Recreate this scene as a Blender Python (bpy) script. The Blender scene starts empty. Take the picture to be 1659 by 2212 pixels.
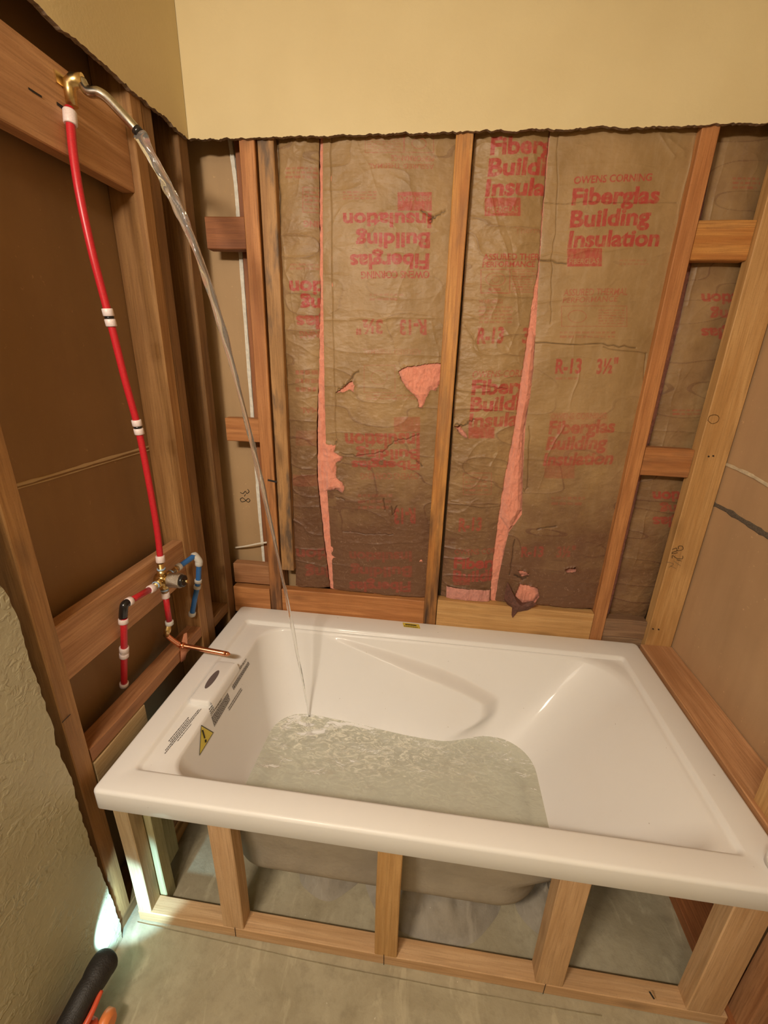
import bpy, bmesh, math, random
import numpy as np
from mathutils import Vector, Matrix
from mathutils.bvhtree import BVHTree
from mathutils.geometry import tessellate_polygon

# ------------------------------------------------------------------ camera, world, light, exposure
C = bpy.context.scene
H = 0.55                      # tub rim height above the slab; all z below are measured from the rim
CAM = np.array([0.7411, -1.4419, 0.9596]); YAW, PIT, ROL, FPX = 0.11586, 1.22955, 0.02845, 929.24

def _rot():
    ca, sa = math.cos(YAW), math.sin(YAW); cb, sb = math.cos(PIT), math.sin(PIT); cc, sc = math.cos(ROL), math.sin(ROL)
    return (np.array([[ca, -sa, 0], [sa, ca, 0], [0, 0, 1]]) @ np.array([[1, 0, 0], [0, cb, -sb], [0, sb, cb]])
            @ np.array([[cc, -sc, 0], [sc, cc, 0], [0, 0, 1]]))
R_ = _rot()
cam = bpy.data.objects.new('camera', bpy.data.cameras.new('camera')); C.collection.objects.link(cam)
cam.data.sensor_fit = 'HORIZONTAL'; cam.data.sensor_width = 36; cam.data.lens = FPX / 1659 * 36
cam.data.clip_start = 0.02
M = Matrix([list(R_[i]) + [CAM[i] + (H if i == 2 else 0)] for i in range(3)] + [[0, 0, 0, 1]])
cam.matrix_world = M
C.camera = cam

def ray(u, v): return R_ @ np.array([(u - 829.5) / FPX, -(v - 1106) / FPX, -1.0])
def at(u, v, ax, val):
    """where the sight line through a photo pixel meets the plane coordinate[ax] = val"""
    d = ray(u, v); return CAM + (val - CAM[ax]) / d[ax] * d

w = bpy.data.worlds.new('world'); C.world = w; w.use_nodes = True
w.node_tree.nodes['Background'].inputs[0].default_value = (1.0, 0.82, 0.6, 1)
w.node_tree.nodes['Background'].inputs[1].default_value = 0.02

def area(name, loc, target, sx, sy, power, col):
    l = bpy.data.lights.new(name, 'AREA'); l.shape = 'RECTANGLE'; l.size = sx; l.size_y = sy
    l.energy = power; l.color = col
    o = bpy.data.objects.new(name, l); C.collection.objects.link(o)
    o.location = (loc[0], loc[1], loc[2] + H)
    o.rotation_euler = (Vector(target) - Vector(loc)).to_track_quat('-Z', 'Y').to_euler()
    return o
area('vanity_light', (0.10, -1.90, 1.56), (0.6, 0.0, 0.5), 0.34, 0.10, 24, (1.0, 0.865, 0.70))
area('ceiling_light', (0.50, -2.15, 1.84), (0.55, -1.9, 0.0), 0.35, 0.35, 9, (1.0, 0.87, 0.71))

C.view_settings.view_transform = 'Standard'; C.view_settings.look = 'None'
C.view_settings.gamma = 1; C.view_settings.use_curve_mapping = False
C.view_settings.exposure = 0.42

# ------------------------------------------------------------------ noise helpers (numpy)
def vn(X, Y, sx, sy, seed):
    rng = np.random.RandomState(seed); L = rng.rand(512, 512)
    x = X / sx + 100.3; y = Y / sy + 100.7
    xi = np.floor(x).astype(int); yi = np.floor(y).astype(int); fx = x - xi; fy = y - yi
    fx = fx * fx * (3 - 2 * fx); fy = fy * fy * (3 - 2 * fy)
    a = L[yi % 512, xi % 512]; b = L[yi % 512, (xi + 1) % 512]
    c = L[(yi + 1) % 512, xi % 512]; d = L[(yi + 1) % 512, (xi + 1) % 512]
    return (a * (1 - fx) + b * fx) * (1 - fy) + (c * (1 - fx) + d * fx) * fy
def fbm(X, Y, sx, sy, seed, n=4):
    s = 0; a = 1; t = 0
    for i in range(n):
        s = s + a * vn(X, Y, sx / 2 ** i, sy / 2 ** i, seed + i); t += a; a *= .5
    return s / t
def ridge(X, Y, sx, sy, seed): return (1 - np.abs(2 * vn(X, Y, sx, sy, seed) - 1))
def sstep(t): t = np.clip(t, 0, 1); return t * t * (3 - 2 * t)
def inpoly(X, Y, P):
    ins = np.zeros(X.shape, bool); n = len(P)
    for i in range(n):
        x1, y1 = P[i]; x2, y2 = P[(i + 1) % n]
        if y1 == y2: continue
        c = ((y1 > Y) != (y2 > Y)) & (X < (x2 - x1) * (Y - y1) / (y2 - y1) + x1)
        ins ^= c
    return ins
def segdist(X, Y, P):
    D = np.full(X.shape, 1e9)
    for (x1, y1), (x2, y2) in zip(P[:-1], P[1:]):
        dx, dy = x2 - x1, y2 - y1; l = dx * dx + dy * dy + 1e-12
        t = np.clip(((X - x1) * dx + (Y - y1) * dy) / l, 0, 1)
        D = np.minimum(D, np.hypot(X - x1 - t * dx, Y - y1 - t * dy))
    return D

# ------------------------------------------------------------------ materials
MATS = {}
class NT:
    def __init__(s, name):
        m = bpy.data.materials.new(name); m.use_nodes = True; s.m = m; s.t = m.node_tree
        s.n = s.t.nodes; s.b = s.n['Principled BSDF']; MATS[name] = m
    def node(s, ty, ins=None, **kw):
        n = s.n.new(ty)
        for k, v in kw.items(): setattr(n, k, v)
        for k, v in (ins or {}).items():
            if isinstance(v, bpy.types.NodeSocket): s.t.links.new(v, n.inputs[k])
            else: n.inputs[k].default_value = v
        return n
    def link(s, a, b): s.t.links.new(a, b)
    def math(s, op, a, b=0.0, clamp=False):
        n = s.node('ShaderNodeMath', {0: a, 1: b}, operation=op); n.use_clamp = clamp; return n.outputs[0]
    def noise(s, vec, scale, detail=3, rough=.55, dist=0.0):
        return s.node('ShaderNodeTexNoise', {'Vector': vec, 'Scale': scale, 'Detail': detail, 'Roughness': rough, 'Distortion': dist}).outputs['Fac']
    def ramp(s, f, lo, hi):
        return s.node('ShaderNodeMapRange', {0: f, 1: lo, 2: hi}).outputs[0]
    def mix(s, f, a, b):
        n = s.node('ShaderNodeMix', data_type='RGBA')
        for k, v in ((0, f), (6, a), (7, b)):
            if isinstance(v, bpy.types.NodeSocket): s.link(v, n.inputs[k])
            elif k == 0: n.inputs[0].default_value = v
            else: n.inputs[k].default_value = tuple(v)[:3] + (1,)
        return n.outputs[2]
    def obj(s): return s.node('ShaderNodeTexCoord').outputs['Object']
    def scaled(s, vec, sc, loc=None):
        n = s.node('ShaderNodeMapping', {'Vector': vec, 'Scale': sc})
        if loc is not None: s.link(loc, n.inputs['Location'])
        return n.outputs[0]
    def bump(s, h, strength=.3, dist=.002):
        n = s.node('ShaderNodeBump', {'Height': h, 'Strength': strength, 'Distance': dist}); s.link(n.outputs[0], s.b.inputs['Normal']); return n
    def col(s, c):
        if isinstance(c, bpy.types.NodeSocket): s.link(c, s.b.inputs['Base Color'])
        else: s.b.inputs['Base Color'].default_value = tuple(c) + (1,)
    def rough(s, r): s.b.inputs['Roughness'].default_value = r

def plain(name, col, rough=.5, metal=0.0, noise=0.0, nscale=40, bump=0.0, bscale=200, spec=.5):
    if name in MATS: return MATS[name]
    m = NT(name); m.rough(rough); m.b.inputs['Metallic'].default_value = metal
    m.b.inputs['Specular IOR Level'].default_value = spec
    o = m.obj()
    if noise:
        f = m.noise(o, nscale, 5); f = m.ramp(f, .3, .7)
        m.col(m.mix(f, [c * (1 - noise) for c in col], [min(1, c * (1 + noise * .6)) for c in col]))
    else: m.col(col)
    if bump: m.bump(m.noise(o, bscale, 3), bump, .003)
    return m.m

WOODS = {  # light, dark grain
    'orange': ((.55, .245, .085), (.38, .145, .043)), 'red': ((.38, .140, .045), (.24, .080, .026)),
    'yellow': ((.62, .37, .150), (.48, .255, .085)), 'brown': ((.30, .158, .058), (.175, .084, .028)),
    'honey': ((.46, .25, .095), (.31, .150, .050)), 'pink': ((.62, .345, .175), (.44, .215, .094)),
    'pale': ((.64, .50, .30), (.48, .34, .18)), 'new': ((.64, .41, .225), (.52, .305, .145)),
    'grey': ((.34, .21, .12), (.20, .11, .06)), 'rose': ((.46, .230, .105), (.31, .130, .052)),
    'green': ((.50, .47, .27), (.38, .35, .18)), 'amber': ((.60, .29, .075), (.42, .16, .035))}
def wood(kind, axis, stain=0.0, weather=0.0):
    key = f'wood_{kind}_{"xyz"[axis]}_{int(stain*100)}_{int(weather*100)}'
    if key in MATS: return MATS[key]
    a, b = WOODS[kind]; m = NT(key); m.rough(.62)
    o = m.obj(); r = m.node('ShaderNodeObjectInfo').outputs['Random']
    off = m.node('ShaderNodeVectorMath', {0: (13, 29, 41)}, operation='SCALE'); m.link(r, off.inputs['Scale'])
    def sc(al, ac): return tuple(al if i == axis else ac for i in range(3))
    g = m.noise(m.scaled(o, sc(1.3, 26), off.outputs[0]), 1.0, 5, .6, 1.2)
    f = m.noise(m.scaled(o, sc(9, 260), off.outputs[0]), 1.0, 3, .6)
    c = m.mix(m.ramp(g, .36, .60), b, a)
    c = m.mix(m.math('MULTIPLY', m.ramp(f, .45, .68), .60), c, [x * .72 for x in b])
    pr = m.noise(o, 260, 2, .7); c = m.mix(m.math('MULTIPLY', m.ramp(pr, .55, .75), .28), c, [x * .55 for x in b])
    v = m.node('ShaderNodeTexVoronoi', {'Vector': m.scaled(o, sc(2.6, 8.5), off.outputs[0]), 'Scale': 1.0, 'Randomness': 1.0})
    kn = m.node('ShaderNodeMapRange', {0: v.outputs['Distance'], 1: .16, 2: .04}).outputs[0]
    c = m.mix(m.math('MULTIPLY', kn, .7), c, [x * .45 for x in b])
    lg = m.noise(m.scaled(o, (3.5, 3.5, 3.5), off.outputs[0]), 1.0, 3)
    c = m.mix(m.math('MULTIPLY', m.ramp(lg, .4, .7), .42), c, [x * .7 for x in b])
    if weather:
        wn = m.noise(m.scaled(o, sc(7, 30), off.outputs[0]), 1.0, 4)
        c = m.mix(m.math('MULTIPLY', m.ramp(wn, .50, .68), weather), c, (.075, .055, .042))
    if stain:      # damp, mouldy foot of the timber
        gz = m.node('ShaderNodeSeparateXYZ', {0: m.node('ShaderNodeTexCoord').outputs['Generated']}).outputs[2]
        sn = m.noise(m.scaled(o, sc(5, 40), off.outputs[0]), 1.0, 4)
        t = m.math('ADD', m.ramp(gz, .50, .05), m.ramp(sn, .75, .30))
        c = m.mix(m.math('MULTIPLY', m.ramp(t, .75, 1.5), stain), c, (.06, .028, .014))
    m.col(c); m.bump(m.math('ADD', g, f), .25, .0015)
    return m.m

def m_drywall():
    m = NT('painted_drywall'); m.rough(.6); o = m.obj()
    f = m.noise(o, 3, 3); m.col(m.mix(m.ramp(f, .3, .7), (.60, .485, .265), (.66, .545, .31)))
    h = m.math('ADD', m.noise(o, 130, 3), m.math('MULTIPLY', m.noise(o, 420, 2), .4))
    m.bump(h, .22, .0015); return m.m
def m_drywall_rough():
    m = NT('textured_drywall'); m.rough(.42); o = m.obj()
    f = m.noise(o, 6, 4); m.col(m.mix(m.ramp(f, .3, .7), (.40, .36, .24), (.46, .42, .28)))
    a = m.ramp(m.noise(o, 60, 2, .5, .6), .48, .62)
    blob = m.ramp(m.noise(o, 9, 1), .50, .62)
    h = m.math('ADD', m.math('MULTIPLY', a, m.math('ADD', m.math('MULTIPLY', blob, .9), .35)), m.math('MULTIPLY', m.noise(o, 240, 2), .25))
    m.bump(h, .38, .003); return m.m
def m_paper(name, a, b, rough=.7):
    m = NT(name); m.rough(rough); o = m.obj()
    f = m.noise(o, 2.4, 4); g = m.noise(m.scaled(o, (18, 18, 3)), 1.0, 4)
    c = m.mix(m.ramp(f, .3, .7), a, b); c = m.mix(m.math('MULTIPLY', m.ramp(g, .45, .8), .25), c, [x * .65 for x in a])
    sp = m.noise(o, 90, 2); c = m.mix(m.math('MULTIPLY', m.ramp(sp, .70, .78), .35), c, [min(1, x * 1.8) for x in b])
    m.col(c); m.bump(m.noise(o, 300, 2), .15, .001); return m.m
def m_kraft():
    m = NT('kraft_paper'); m.rough(.5); o = m.obj(); m.b.inputs['Specular IOR Level'].default_value = .32
    f = m.noise(o, 5, 5); g = m.noise(m.scaled(o, (60, 60, 14)), 1.0, 3)
    c = m.mix(m.ramp(f, .32, .68), (.27, .165, .068), (.39, .25, .118))
    c = m.mix(m.math('MULTIPLY', m.ramp(g, .50, .8), .35), c, (.42, .30, .18))
    wet = m.node('ShaderNodeAttribute', attribute_name='wet').outputs['Fac']
    wn = m.noise(o, 9, 5); t = m.ramp(m.math('ADD', wet, m.math('MULTIPLY', m.math('SUBTRACT', wn, .5), 1.1)), .25, 1.0)
    c = m.mix(m.math('MULTIPLY', t, .82), c, (.115, .048, .030))
    sp = m.noise(m.scaled(o, (95, 95, 70)), 1.0, 4, .7, 1.5)
    scr = m.math('MULTIPLY', m.ramp(sp, .60, .68), m.math('MULTIPLY', t, .5)); c = m.mix(scr, c, (.40, .26, .18))
    ink = m.node('ShaderNodeAttribute', attribute_name='ink').outputs['Fac']
    wear = m.ramp(m.noise(m.scaled(o, (120, 120, 45)), 1.0, 3), .30, .52)
    wear2 = m.math('ADD', m.math('MULTIPLY', wear, .45), .50)
    c = m.mix(m.math('MULTIPLY', m.math('MULTIPLY', ink, wear2), .95, True), c, (.38, .042, .038))
    dk = m.node('ShaderNodeAttribute', attribute_name='crack').outputs['Fac']
    c = m.mix(dk, c, (.02, .010, .006))
    m.col(c)
    r = m.math('ADD', m.math('MULTIPLY', m.noise(o, 14, 3), .35), .30); m.link(r, m.b.inputs['Roughness'])
    h = m.math('ADD', m.noise(o, 55, 5, .6, .8), m.math('MULTIPLY', m.noise(m.scaled(o, (30, 30, 160)), 1, 3), .4))
    m.bump(h, .30, .003); return m.m
def m_glasswool(name='glass_wool', a=(.88, .37, .26), b=(.76, .27, .18)):
    m = NT(name); m.rough(.95); m.b.inputs['Specular IOR Level'].default_value = .1; o = m.obj()
    f = m.noise(o, 45, 5, .7, .6); m.col(m.mix(m.ramp(f, .3, .7), b, a))
    m.b.inputs['Sheen Weight'].default_value = .3
    m.bump(m.noise(m.scaled(o, (1, 1, .5)), 170, 5, .75, 1.0), .9, .004); return m.m
def m_concrete(name, a, b):
    m = NT(name); m.rough(.8); o = m.obj()
    f = m.noise(o, 4, 6, .65, .8); g = m.noise(o, 28, 5, .7); s = m.noise(m.scaled(o, (14, 5, 5)), 1.0, 4, .6, 1.5)
    c = m.mix(m.ramp(f, .35, .65), a, b); c = m.mix(m.math('MULTIPLY', m.ramp(g, .5, .7), .35), c, [x * .62 for x in a])
    c = m.mix(m.math('MULTIPLY', m.ramp(s, .56, .66), .35), c, [min(1, x * 1.35) for x in b])
    wv = m.noise(o, 75, 2); c = m.mix(m.ramp(wv, .77, .80), c, (.75, .70, .6))
    m.col(c); m.bump(m.math('ADD', g, s), .5, .004); return m.m
def m_acrylic():
    m = NT('white_acrylic'); m.rough(.45); o = m.obj(); m.b.inputs['Specular IOR Level'].default_value = .32
    m.b.inputs['Coat Weight'].default_value = .10; m.b.inputs['Coat Roughness'].default_value = .06
    sp = m.noise(o, 75, 2, .5); c = m.mix(m.math('MULTIPLY', m.ramp(sp, .765, .79), .45), (.75, .74, .725), (.30, .24, .19))
    d = m.noise(o, 7, 4); c = m.mix(m.math('MULTIPLY', m.ramp(d, .5, .8), .12), c, (.66, .60, .52)); m.col(c); return m.m
def m_water():
    m = NT('bath_water'); m.n.remove(m.b); out = m.n['Material Output']; o = m.obj()
    nb = m.node('ShaderNodeBump', {'Height': m.noise(m.scaled(o, (1, 1.6, 1)), 26, 2, .5, .8), 'Strength': .22, 'Distance': .01}).outputs[0]
    tr = m.node('ShaderNodeBsdfTransparent', {'Color': (.86, .88, .80, 1)})
    gl = m.node('ShaderNodeBsdfGlossy', {'Color': (1, 1, 1, 1), 'Roughness': .06, 'Normal': nb})
    df = m.node('ShaderNodeBsdfDiffuse', {'Color': (.80, .80, .70, 1), 'Normal': nb})
    fo = m.node('ShaderNodeAttribute', attribute_name='foam').outputs['Fac']  # whitening mask: foam at the impact plus glints painted into the water colour
    fn = m.ramp(m.noise(m.scaled(o, (26, 48, 1)), 1, 4, .65, 2.0), .47, .70)
    k = m.math('ADD', m.math('MULTIPLY', fo, m.math('MULTIPLY', fn, .85)), .42, True)
    s1 = m.node('ShaderNodeMixShader', {0: k, 1: tr.outputs[0], 2: df.outputs[0]})
    fr = m.node('ShaderNodeFresnel', {'IOR': 1.33, 'Normal': nb}).outputs[0]
    s2 = m.node('ShaderNodeMixShader', {0: fr, 1: s1.outputs[0], 2: gl.outputs[0]})
    m.link(s2.outputs[0], out.inputs[0]); return m.m
def m_stream():
    m = NT('falling_water'); m.rough(.04); m.col((.95, .96, .95)); m.b.inputs['Transmission Weight'].default_value = .93
    m.b.inputs['IOR'].default_value = 1.33; o = m.obj(); m.bump(m.noise(m.scaled(o, (60, 60, 14)), 1, 3), .4, .003); return m.m

ACR = m_acrylic(); KRAFT = m_kraft(); WOOL = m_glasswool(); DRY = m_drywall(); DRYR = m_drywall_rough()
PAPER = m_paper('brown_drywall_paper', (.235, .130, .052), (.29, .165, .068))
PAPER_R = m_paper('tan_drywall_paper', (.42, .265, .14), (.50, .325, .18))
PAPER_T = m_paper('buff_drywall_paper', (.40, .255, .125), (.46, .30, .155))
SLAB = m_concrete('concrete_slab', (.32, .27, .175), (.43, .375, .26)); MORTAR = m_concrete('mortar', (.27, .235, .185), (.37, .33, .27))
GYP = plain('gypsum_edge', (.78, .74, .64), .9, noise=.15, nscale=90, bump=.5, bscale=300)
TORN = plain('torn_drywall_paper', (.26, .18, .12), .9, noise=.4, nscale=120, bump=.6, bscale=300)
PEXR = plain('red_plastic_tube', (.50, .016, .026), .36, noise=.15, nscale=300)
PEXB = plain('blue_plastic_tube', (.025, .12, .34), .35, noise=.15, nscale=300)
RING = plain('white_plastic_ring', (.74, .62, .60), .4, noise=.12, nscale=400)
BLACKP = plain('black_plastic', (.012, .011, .011), .25)
BRASS = plain('brass', (.66, .47, .21), .30, 1.0, noise=.15, nscale=200)
COPPER = plain('copper', (.83, .36, .20), .25, 1.0, noise=.15, nscale=120)
CHROME = plain('worn_chrome', (.62, .60, .54), .22, 1.0, noise=.2, nscale=150)
STEEL = plain('knurled_steel', (.50, .45, .38), .32, 1.0, noise=.25, nscale=900, bump=.6, bscale=900)
INK = plain('black_pen', (.018, .014, .012), .8)
PRINT = plain('grey_print', (.115, .10, .095), .7)
YEL = plain('yellow_label', (.62, .48, .06), .5)
CABLE = plain('white_cable_sheath', (.74, .66, .54), .5)
SHELL = plain('raw_fiberglass_shell', (.36, .315, .25), .6, noise=.12, nscale=14, bump=.35, bscale=90)

# ------------------------------------------------------------------ object helpers
COL = C.collection
def link(o, parent=None):
    COL.objects.link(o)
    if parent is not None: o.parent = parent
    return o
def wpos(o):
    p = Vector(o.location)
    while o.parent: o = o.parent; p += o.location
    return p
def mk(name, V, F, mat, parent=None, smooth=False, uvless=True):
    """one mesh object; V in metres with z from the rim; origin at the foot of the mesh"""
    V = np.asarray(V, float).reshape(-1, 3).copy(); V[:, 2] += H
    lo, hi = V.min(0), V.max(0); org = np.array([(lo[0] + hi[0]) / 2, (lo[1] + hi[1]) / 2, lo[2]])
    me = bpy.data.meshes.new(name)
    if isinstance(F, np.ndarray):
        me.vertices.add(len(V)); me.vertices.foreach_set('co', (V - org).astype(np.float32).ravel())
        n = F.shape[1]; me.loops.add(F.size); me.polygons.add(len(F))
        me.loops.foreach_set('vertex_index', F.astype(np.int32).ravel())
        me.polygons.foreach_set('loop_start', np.arange(0, F.size, n, dtype=np.int32))
        me.polygons.foreach_set('loop_total', np.full(len(F), n, np.int32)); me.update(calc_edges=True)
    else:
        me.from_pydata([tuple(v) for v in (V - org)], [], [tuple(f) for f in F]); me.update()
    if smooth: me.polygons.foreach_set('use_smooth', [True] * len(me.polygons))
    me.materials.append(mat); me.validate()
    o = bpy.data.objects.new(name, me); link(o, parent)
    o.location = Vector(org) - (wpos(parent) if parent else Vector((0, 0, 0)))
    return o
def bm_mk(name, bm, mat, parent=None, smooth=False, bevel=0, seg=2):
    bm.verts.ensure_lookup_table(); bm.faces.ensure_lookup_table()
    V = [tuple(v.co) for v in bm.verts]; F = [[v.index for v in f.verts] for f in bm.faces]
    bm.free(); o = mk(name, V, F, mat, parent, smooth)
    if bevel:
        b = o.modifiers.new('bevel', 'BEVEL'); b.width = bevel; b.segments = seg; b.limit_method = 'ANGLE'
    return o
def thing(name, label, cat, loc, group=None):
    o = bpy.data.objects.new(name, None); link(o); o.empty_display_size = .05
    o.location = (loc[0], loc[1], loc[2] + H); return tag(o, label, cat, group)
def tag(o, label, cat, group=None, kind=None):
    o['label'] = label; o['category'] = cat
    if group: o['group'] = group
    if kind: o['kind'] = kind
    return o
def struct(o): o['kind'] = 'structure'; return o
def boxverts(x0, x1, y0, y1, z0, z1):
    V = [(x, y, z) for x in (x0, x1) for y in (y0, y1) for z in (z0, z1)]
    F = [(0, 1, 3, 2), (4, 6, 7, 5), (0, 4, 5, 1), (2, 3, 7, 6), (0, 2, 6, 4), (1, 5, 7, 3)]
    return V, F
def box(name, x, y, z, mat, parent=None, bevel=.0015, seg=2):
    V, F = boxverts(*x, *y, *z); o = mk(name, V, F, mat, parent)
    if bevel: b = o.modifiers.new('bevel', 'BEVEL'); b.width = bevel; b.segments = seg
    return o
def board(name, label, x, y, z, kind, axis, cat='stud', group=None, stain=0, weather=0, warp=0.0012, seed=0):
    """a sawn timber: slightly rounded edges and a slightly wavy length"""
    rng = (x, y, z); n = max(2, int((rng[axis][1] - rng[axis][0]) / .03)); oth = [i for i in range(3) if i != axis]
    rs = np.random.RandomState(hash((round(x[0] * 1e3), round(y[0] * 1e3), round(z[0] * 1e3))) % 99999)
    t = np.linspace(0, 1, n + 1); V = []; r = .0022
    w0 = warp * np.sin(t * 5 + rs.rand() * 6) ; w1 = warp * np.sin(t * 4 + rs.rand() * 6)
    a0, a1 = rng[oth[0]]; b0, b1 = rng[oth[1]]
    prof = [(a0 + r, b0), (a1 - r, b0), (a1, b0 + r), (a1, b1 - r), (a1 - r, b1), (a0 + r, b1), (a0, b1 - r), (a0, b0 + r)]
    for i in range(n + 1):
        for (a, b) in prof:
            p = [0, 0, 0]; p[axis] = rng[axis][0] + (rng[axis][1] - rng[axis][0]) * t[i]; p[oth[0]] = a + w0[i] * .6; p[oth[1]] = b + w1[i] * .6
            V.append(p)
    F = [[i * 8 + j, i * 8 + (j + 1) % 8, (i + 1) * 8 + (j + 1) % 8, (i + 1) * 8 + j] for i in range(n) for j in range(8)]
    F += [list(range(8)), list(range(n * 8, n * 8 + 8))]
    o = mk(name, V, F, wood(kind, axis, stain, weather)); bm = bmesh.new(); bm.from_mesh(o.data)
    bmesh.ops.recalc_face_normals(bm, faces=bm.faces); bm.to_mesh(o.data); bm.free()
    return tag(o, label, cat, group)
def tube_vf(P, r, n=14, caps=True):
    P = [Vector(p) for p in P]; R = r if hasattr(r, '__len__') else [r] * len(P)
    V = []; F = []; up = None
    for i, p in enumerate(P):
        d = (P[min(i + 1, len(P) - 1)] - P[max(i - 1, 0)]).normalized()
        if up is None: up = d.orthogonal().normalized()
        up = (up - d * up.dot(d)).normalized(); s = d.cross(up)
        for k in range(n):
            a = 2 * math.pi * k / n; V.append(p + (up * math.cos(a) + s * math.sin(a)) * R[i])
    m = len(P)
    for i in range(m - 1):
        for k in range(n): F.append([i * n + k, i * n + (k + 1) % n, (i + 1) * n + (k + 1) % n, (i + 1) * n + k])
    if caps: F += [list(range(n))[::-1], [(m - 1) * n + k for k in range(n)]]
    return [tuple(v) for v in V], F
def tube(name, P, r, mat, parent=None, n=14):
    V, F = tube_vf(P, r, n); o = mk(name, V, F, mat, parent, True)
    for p in o.data.polygons:
        if len(p.vertices) > 4: p.use_smooth = False
    return o
def multi(name, parts, mat, parent=None, smooth=True):
    V = []; F = []
    for v, f in parts:
        b = len(V); V += list(v); F += [[i + b for i in q] for q in f]
    return mk(name, V, F, mat, parent, smooth)
def spline(P, n=8):
    P = [Vector(p) for p in P]; out = []
    for i in range(len(P) - 1):
        p0 = P[max(i - 1, 0)]; p1 = P[i]; p2 = P[i + 1]; p3 = P[min(i + 2, len(P) - 1)]
        for k in range(n):
            t = k / n
            out.append(.5 * ((2 * p1) + (p2 - p0) * t + (2 * p0 - 5 * p1 + 4 * p2 - p3) * t * t + (3 * p1 - p0 - 3 * p2 + p3) * t ** 3))
    out.append(P[-1]); return out
def sheet(name, P2, axis, a, b, mat, parent=None, edge_mat=None):
    """a sheet of board: outline P2 in the two other axes, thickness a..b along axis"""
    P2 = [tuple(map(float, p)) for p in P2]; P2 = [p for i, p in enumerate(P2) if math.hypot(p[0] - P2[i - 1][0], p[1] - P2[i - 1][1]) > 4e-4]
    oth = [i for i in range(3) if i != axis]; n = len(P2)
    def pt(p, v): q = [0, 0, 0]; q[axis] = v; q[oth[0]], q[oth[1]] = p; return q
    V = [pt(p, a) for p in P2] + [pt(p, b) for p in P2]
    tr = tessellate_polygon([[Vector((p[0], p[1], 0)) for p in P2]])
    F = [list(t) for t in tr] + [[n + i for i in t][::-1] for t in tr] + [[i, (i + 1) % n, n + (i + 1) % n, n + i] for i in range(n)]
    o = mk(name, V, F, mat, parent)
    if edge_mat:
        bm = bmesh.new(); bm.from_mesh(o.data); bmesh.ops.recalc_face_normals(bm, faces=bm.faces); bm.to_mesh(o.data); bm.free()
        o.data.materials.append(edge_mat)
        for p in o.data.polygons:
            if abs(p.normal[axis]) < .5: p.material_index = 1
    return o
def jag(p, q, step, amp, rs, perp):
    """a ragged line from p to q"""
    p = np.array(p, float); q = np.array(q, float); L = np.linalg.norm(q - p); n = max(2, int(L / step)); out = []
    w = 0
    for i in range(n):
        w = .7 * w + rs.uniform(-amp, amp); t = i / n
        out.append(tuple(p + (q - p) * t + np.array(perp) * (w if 0 < i else 0)))
    return out
rs = np.random.RandomState(4)

# ------------------------------------------------------------------ the room: setting
CEIL = 1.90; YF = -3.0; XL = -.017; XR = 1.553; ZD = 1.535
fx = np.linspace(-.6, 2.2, 120); fy = np.linspace(YF, .15, 130); FX, FY = np.meshgrid(fx, fy)
FZ = -.55 + .0025 * (fbm(FX, FY, .25, .25, 5) - .5)
def gridfaces(ny, nx):
    i = np.arange(ny - 1)[:, None] * nx + np.arange(nx - 1)[None, :]
    return np.stack([i, i + 1, i + nx + 1, i + nx], -1).reshape(-1, 4)
struct(mk('floor', np.stack([FX, FY, FZ], -1), gridfaces(130, 120), SLAB, smooth=True))
struct(box('ceiling', (-.7, 2.2), (YF - .1, .2), (CEIL, CEIL + .05), DRY, bevel=0))
struct(box('wall_front', (-.7, 2.2), (YF - .1, YF), (-.55, CEIL), DRY, bevel=0))
# upper back drywall with its ragged cut lower edge
P = [(XL, CEIL), (XL, ZD)] + jag((XL, ZD), (XR, ZD), .005, .0020, rs, (0, 1))[1:] + [(XR, ZD), (XR, CEIL)]
struct(sheet('wall_back', P, 1, -.0127, -.001, DRY, edge_mat=TORN))
# left drywall: above the cut line, and full height nearer the room
edge = [(-.014, ZD)] + jag((-.014, ZD + .002), (-.842, ZD), .006, .0028, rs, (0, 1))[1:]
low = [at(0, 1265, 0, XL), at(22, 1300, 0, XL), at(48, 1370, 0, XL), at(85, 1480, 0, XL), at(133, 1640, 0, XL),
       at(160, 1700, 0, XL), at(178, 1775, 0, XL), at(205, 1850, 0, XL), at(232, 1915, 0, XL), at(258, 1985, 0, XL), at(265, 2028, 0, XL)]
low = [(p[1], p[2]) for p in low]; low[-1] = (low[-1][0], -.549)
lo2 = [(-.842, ZD)] + jag((-.842, ZD - .01), (low[0][0], low[0][1]), .02, .002, rs, (1, 0))
for a, b in zip(low[:-1], low[1:]): lo2 += jag(a, b, .009, .0018, rs, (1, 0))
lo2 += [low[-1]]
struct(sheet('wall_left', [(-.014, CEIL)] + edge + [(-.842, CEIL)], 0, XL - .012, XL, DRY, edge_mat=TORN))
struct(sheet('wall_left_near', [(-.842, CEIL)] + lo2 + [(YF, -.549), (YF, CEIL)], 0, XL - .012, XL, DRYR, edge_mat=TORN))
# right drywall: above the cut line and nearer the room
struct(sheet('wall_right', [(-.014, CEIL), (-.014, ZD), (-1.02, ZD), (-1.02, -.549), (YF, -.549), (YF, CEIL)], 0, XR, XR + .012, DRY, edge_mat=TORN))
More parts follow.
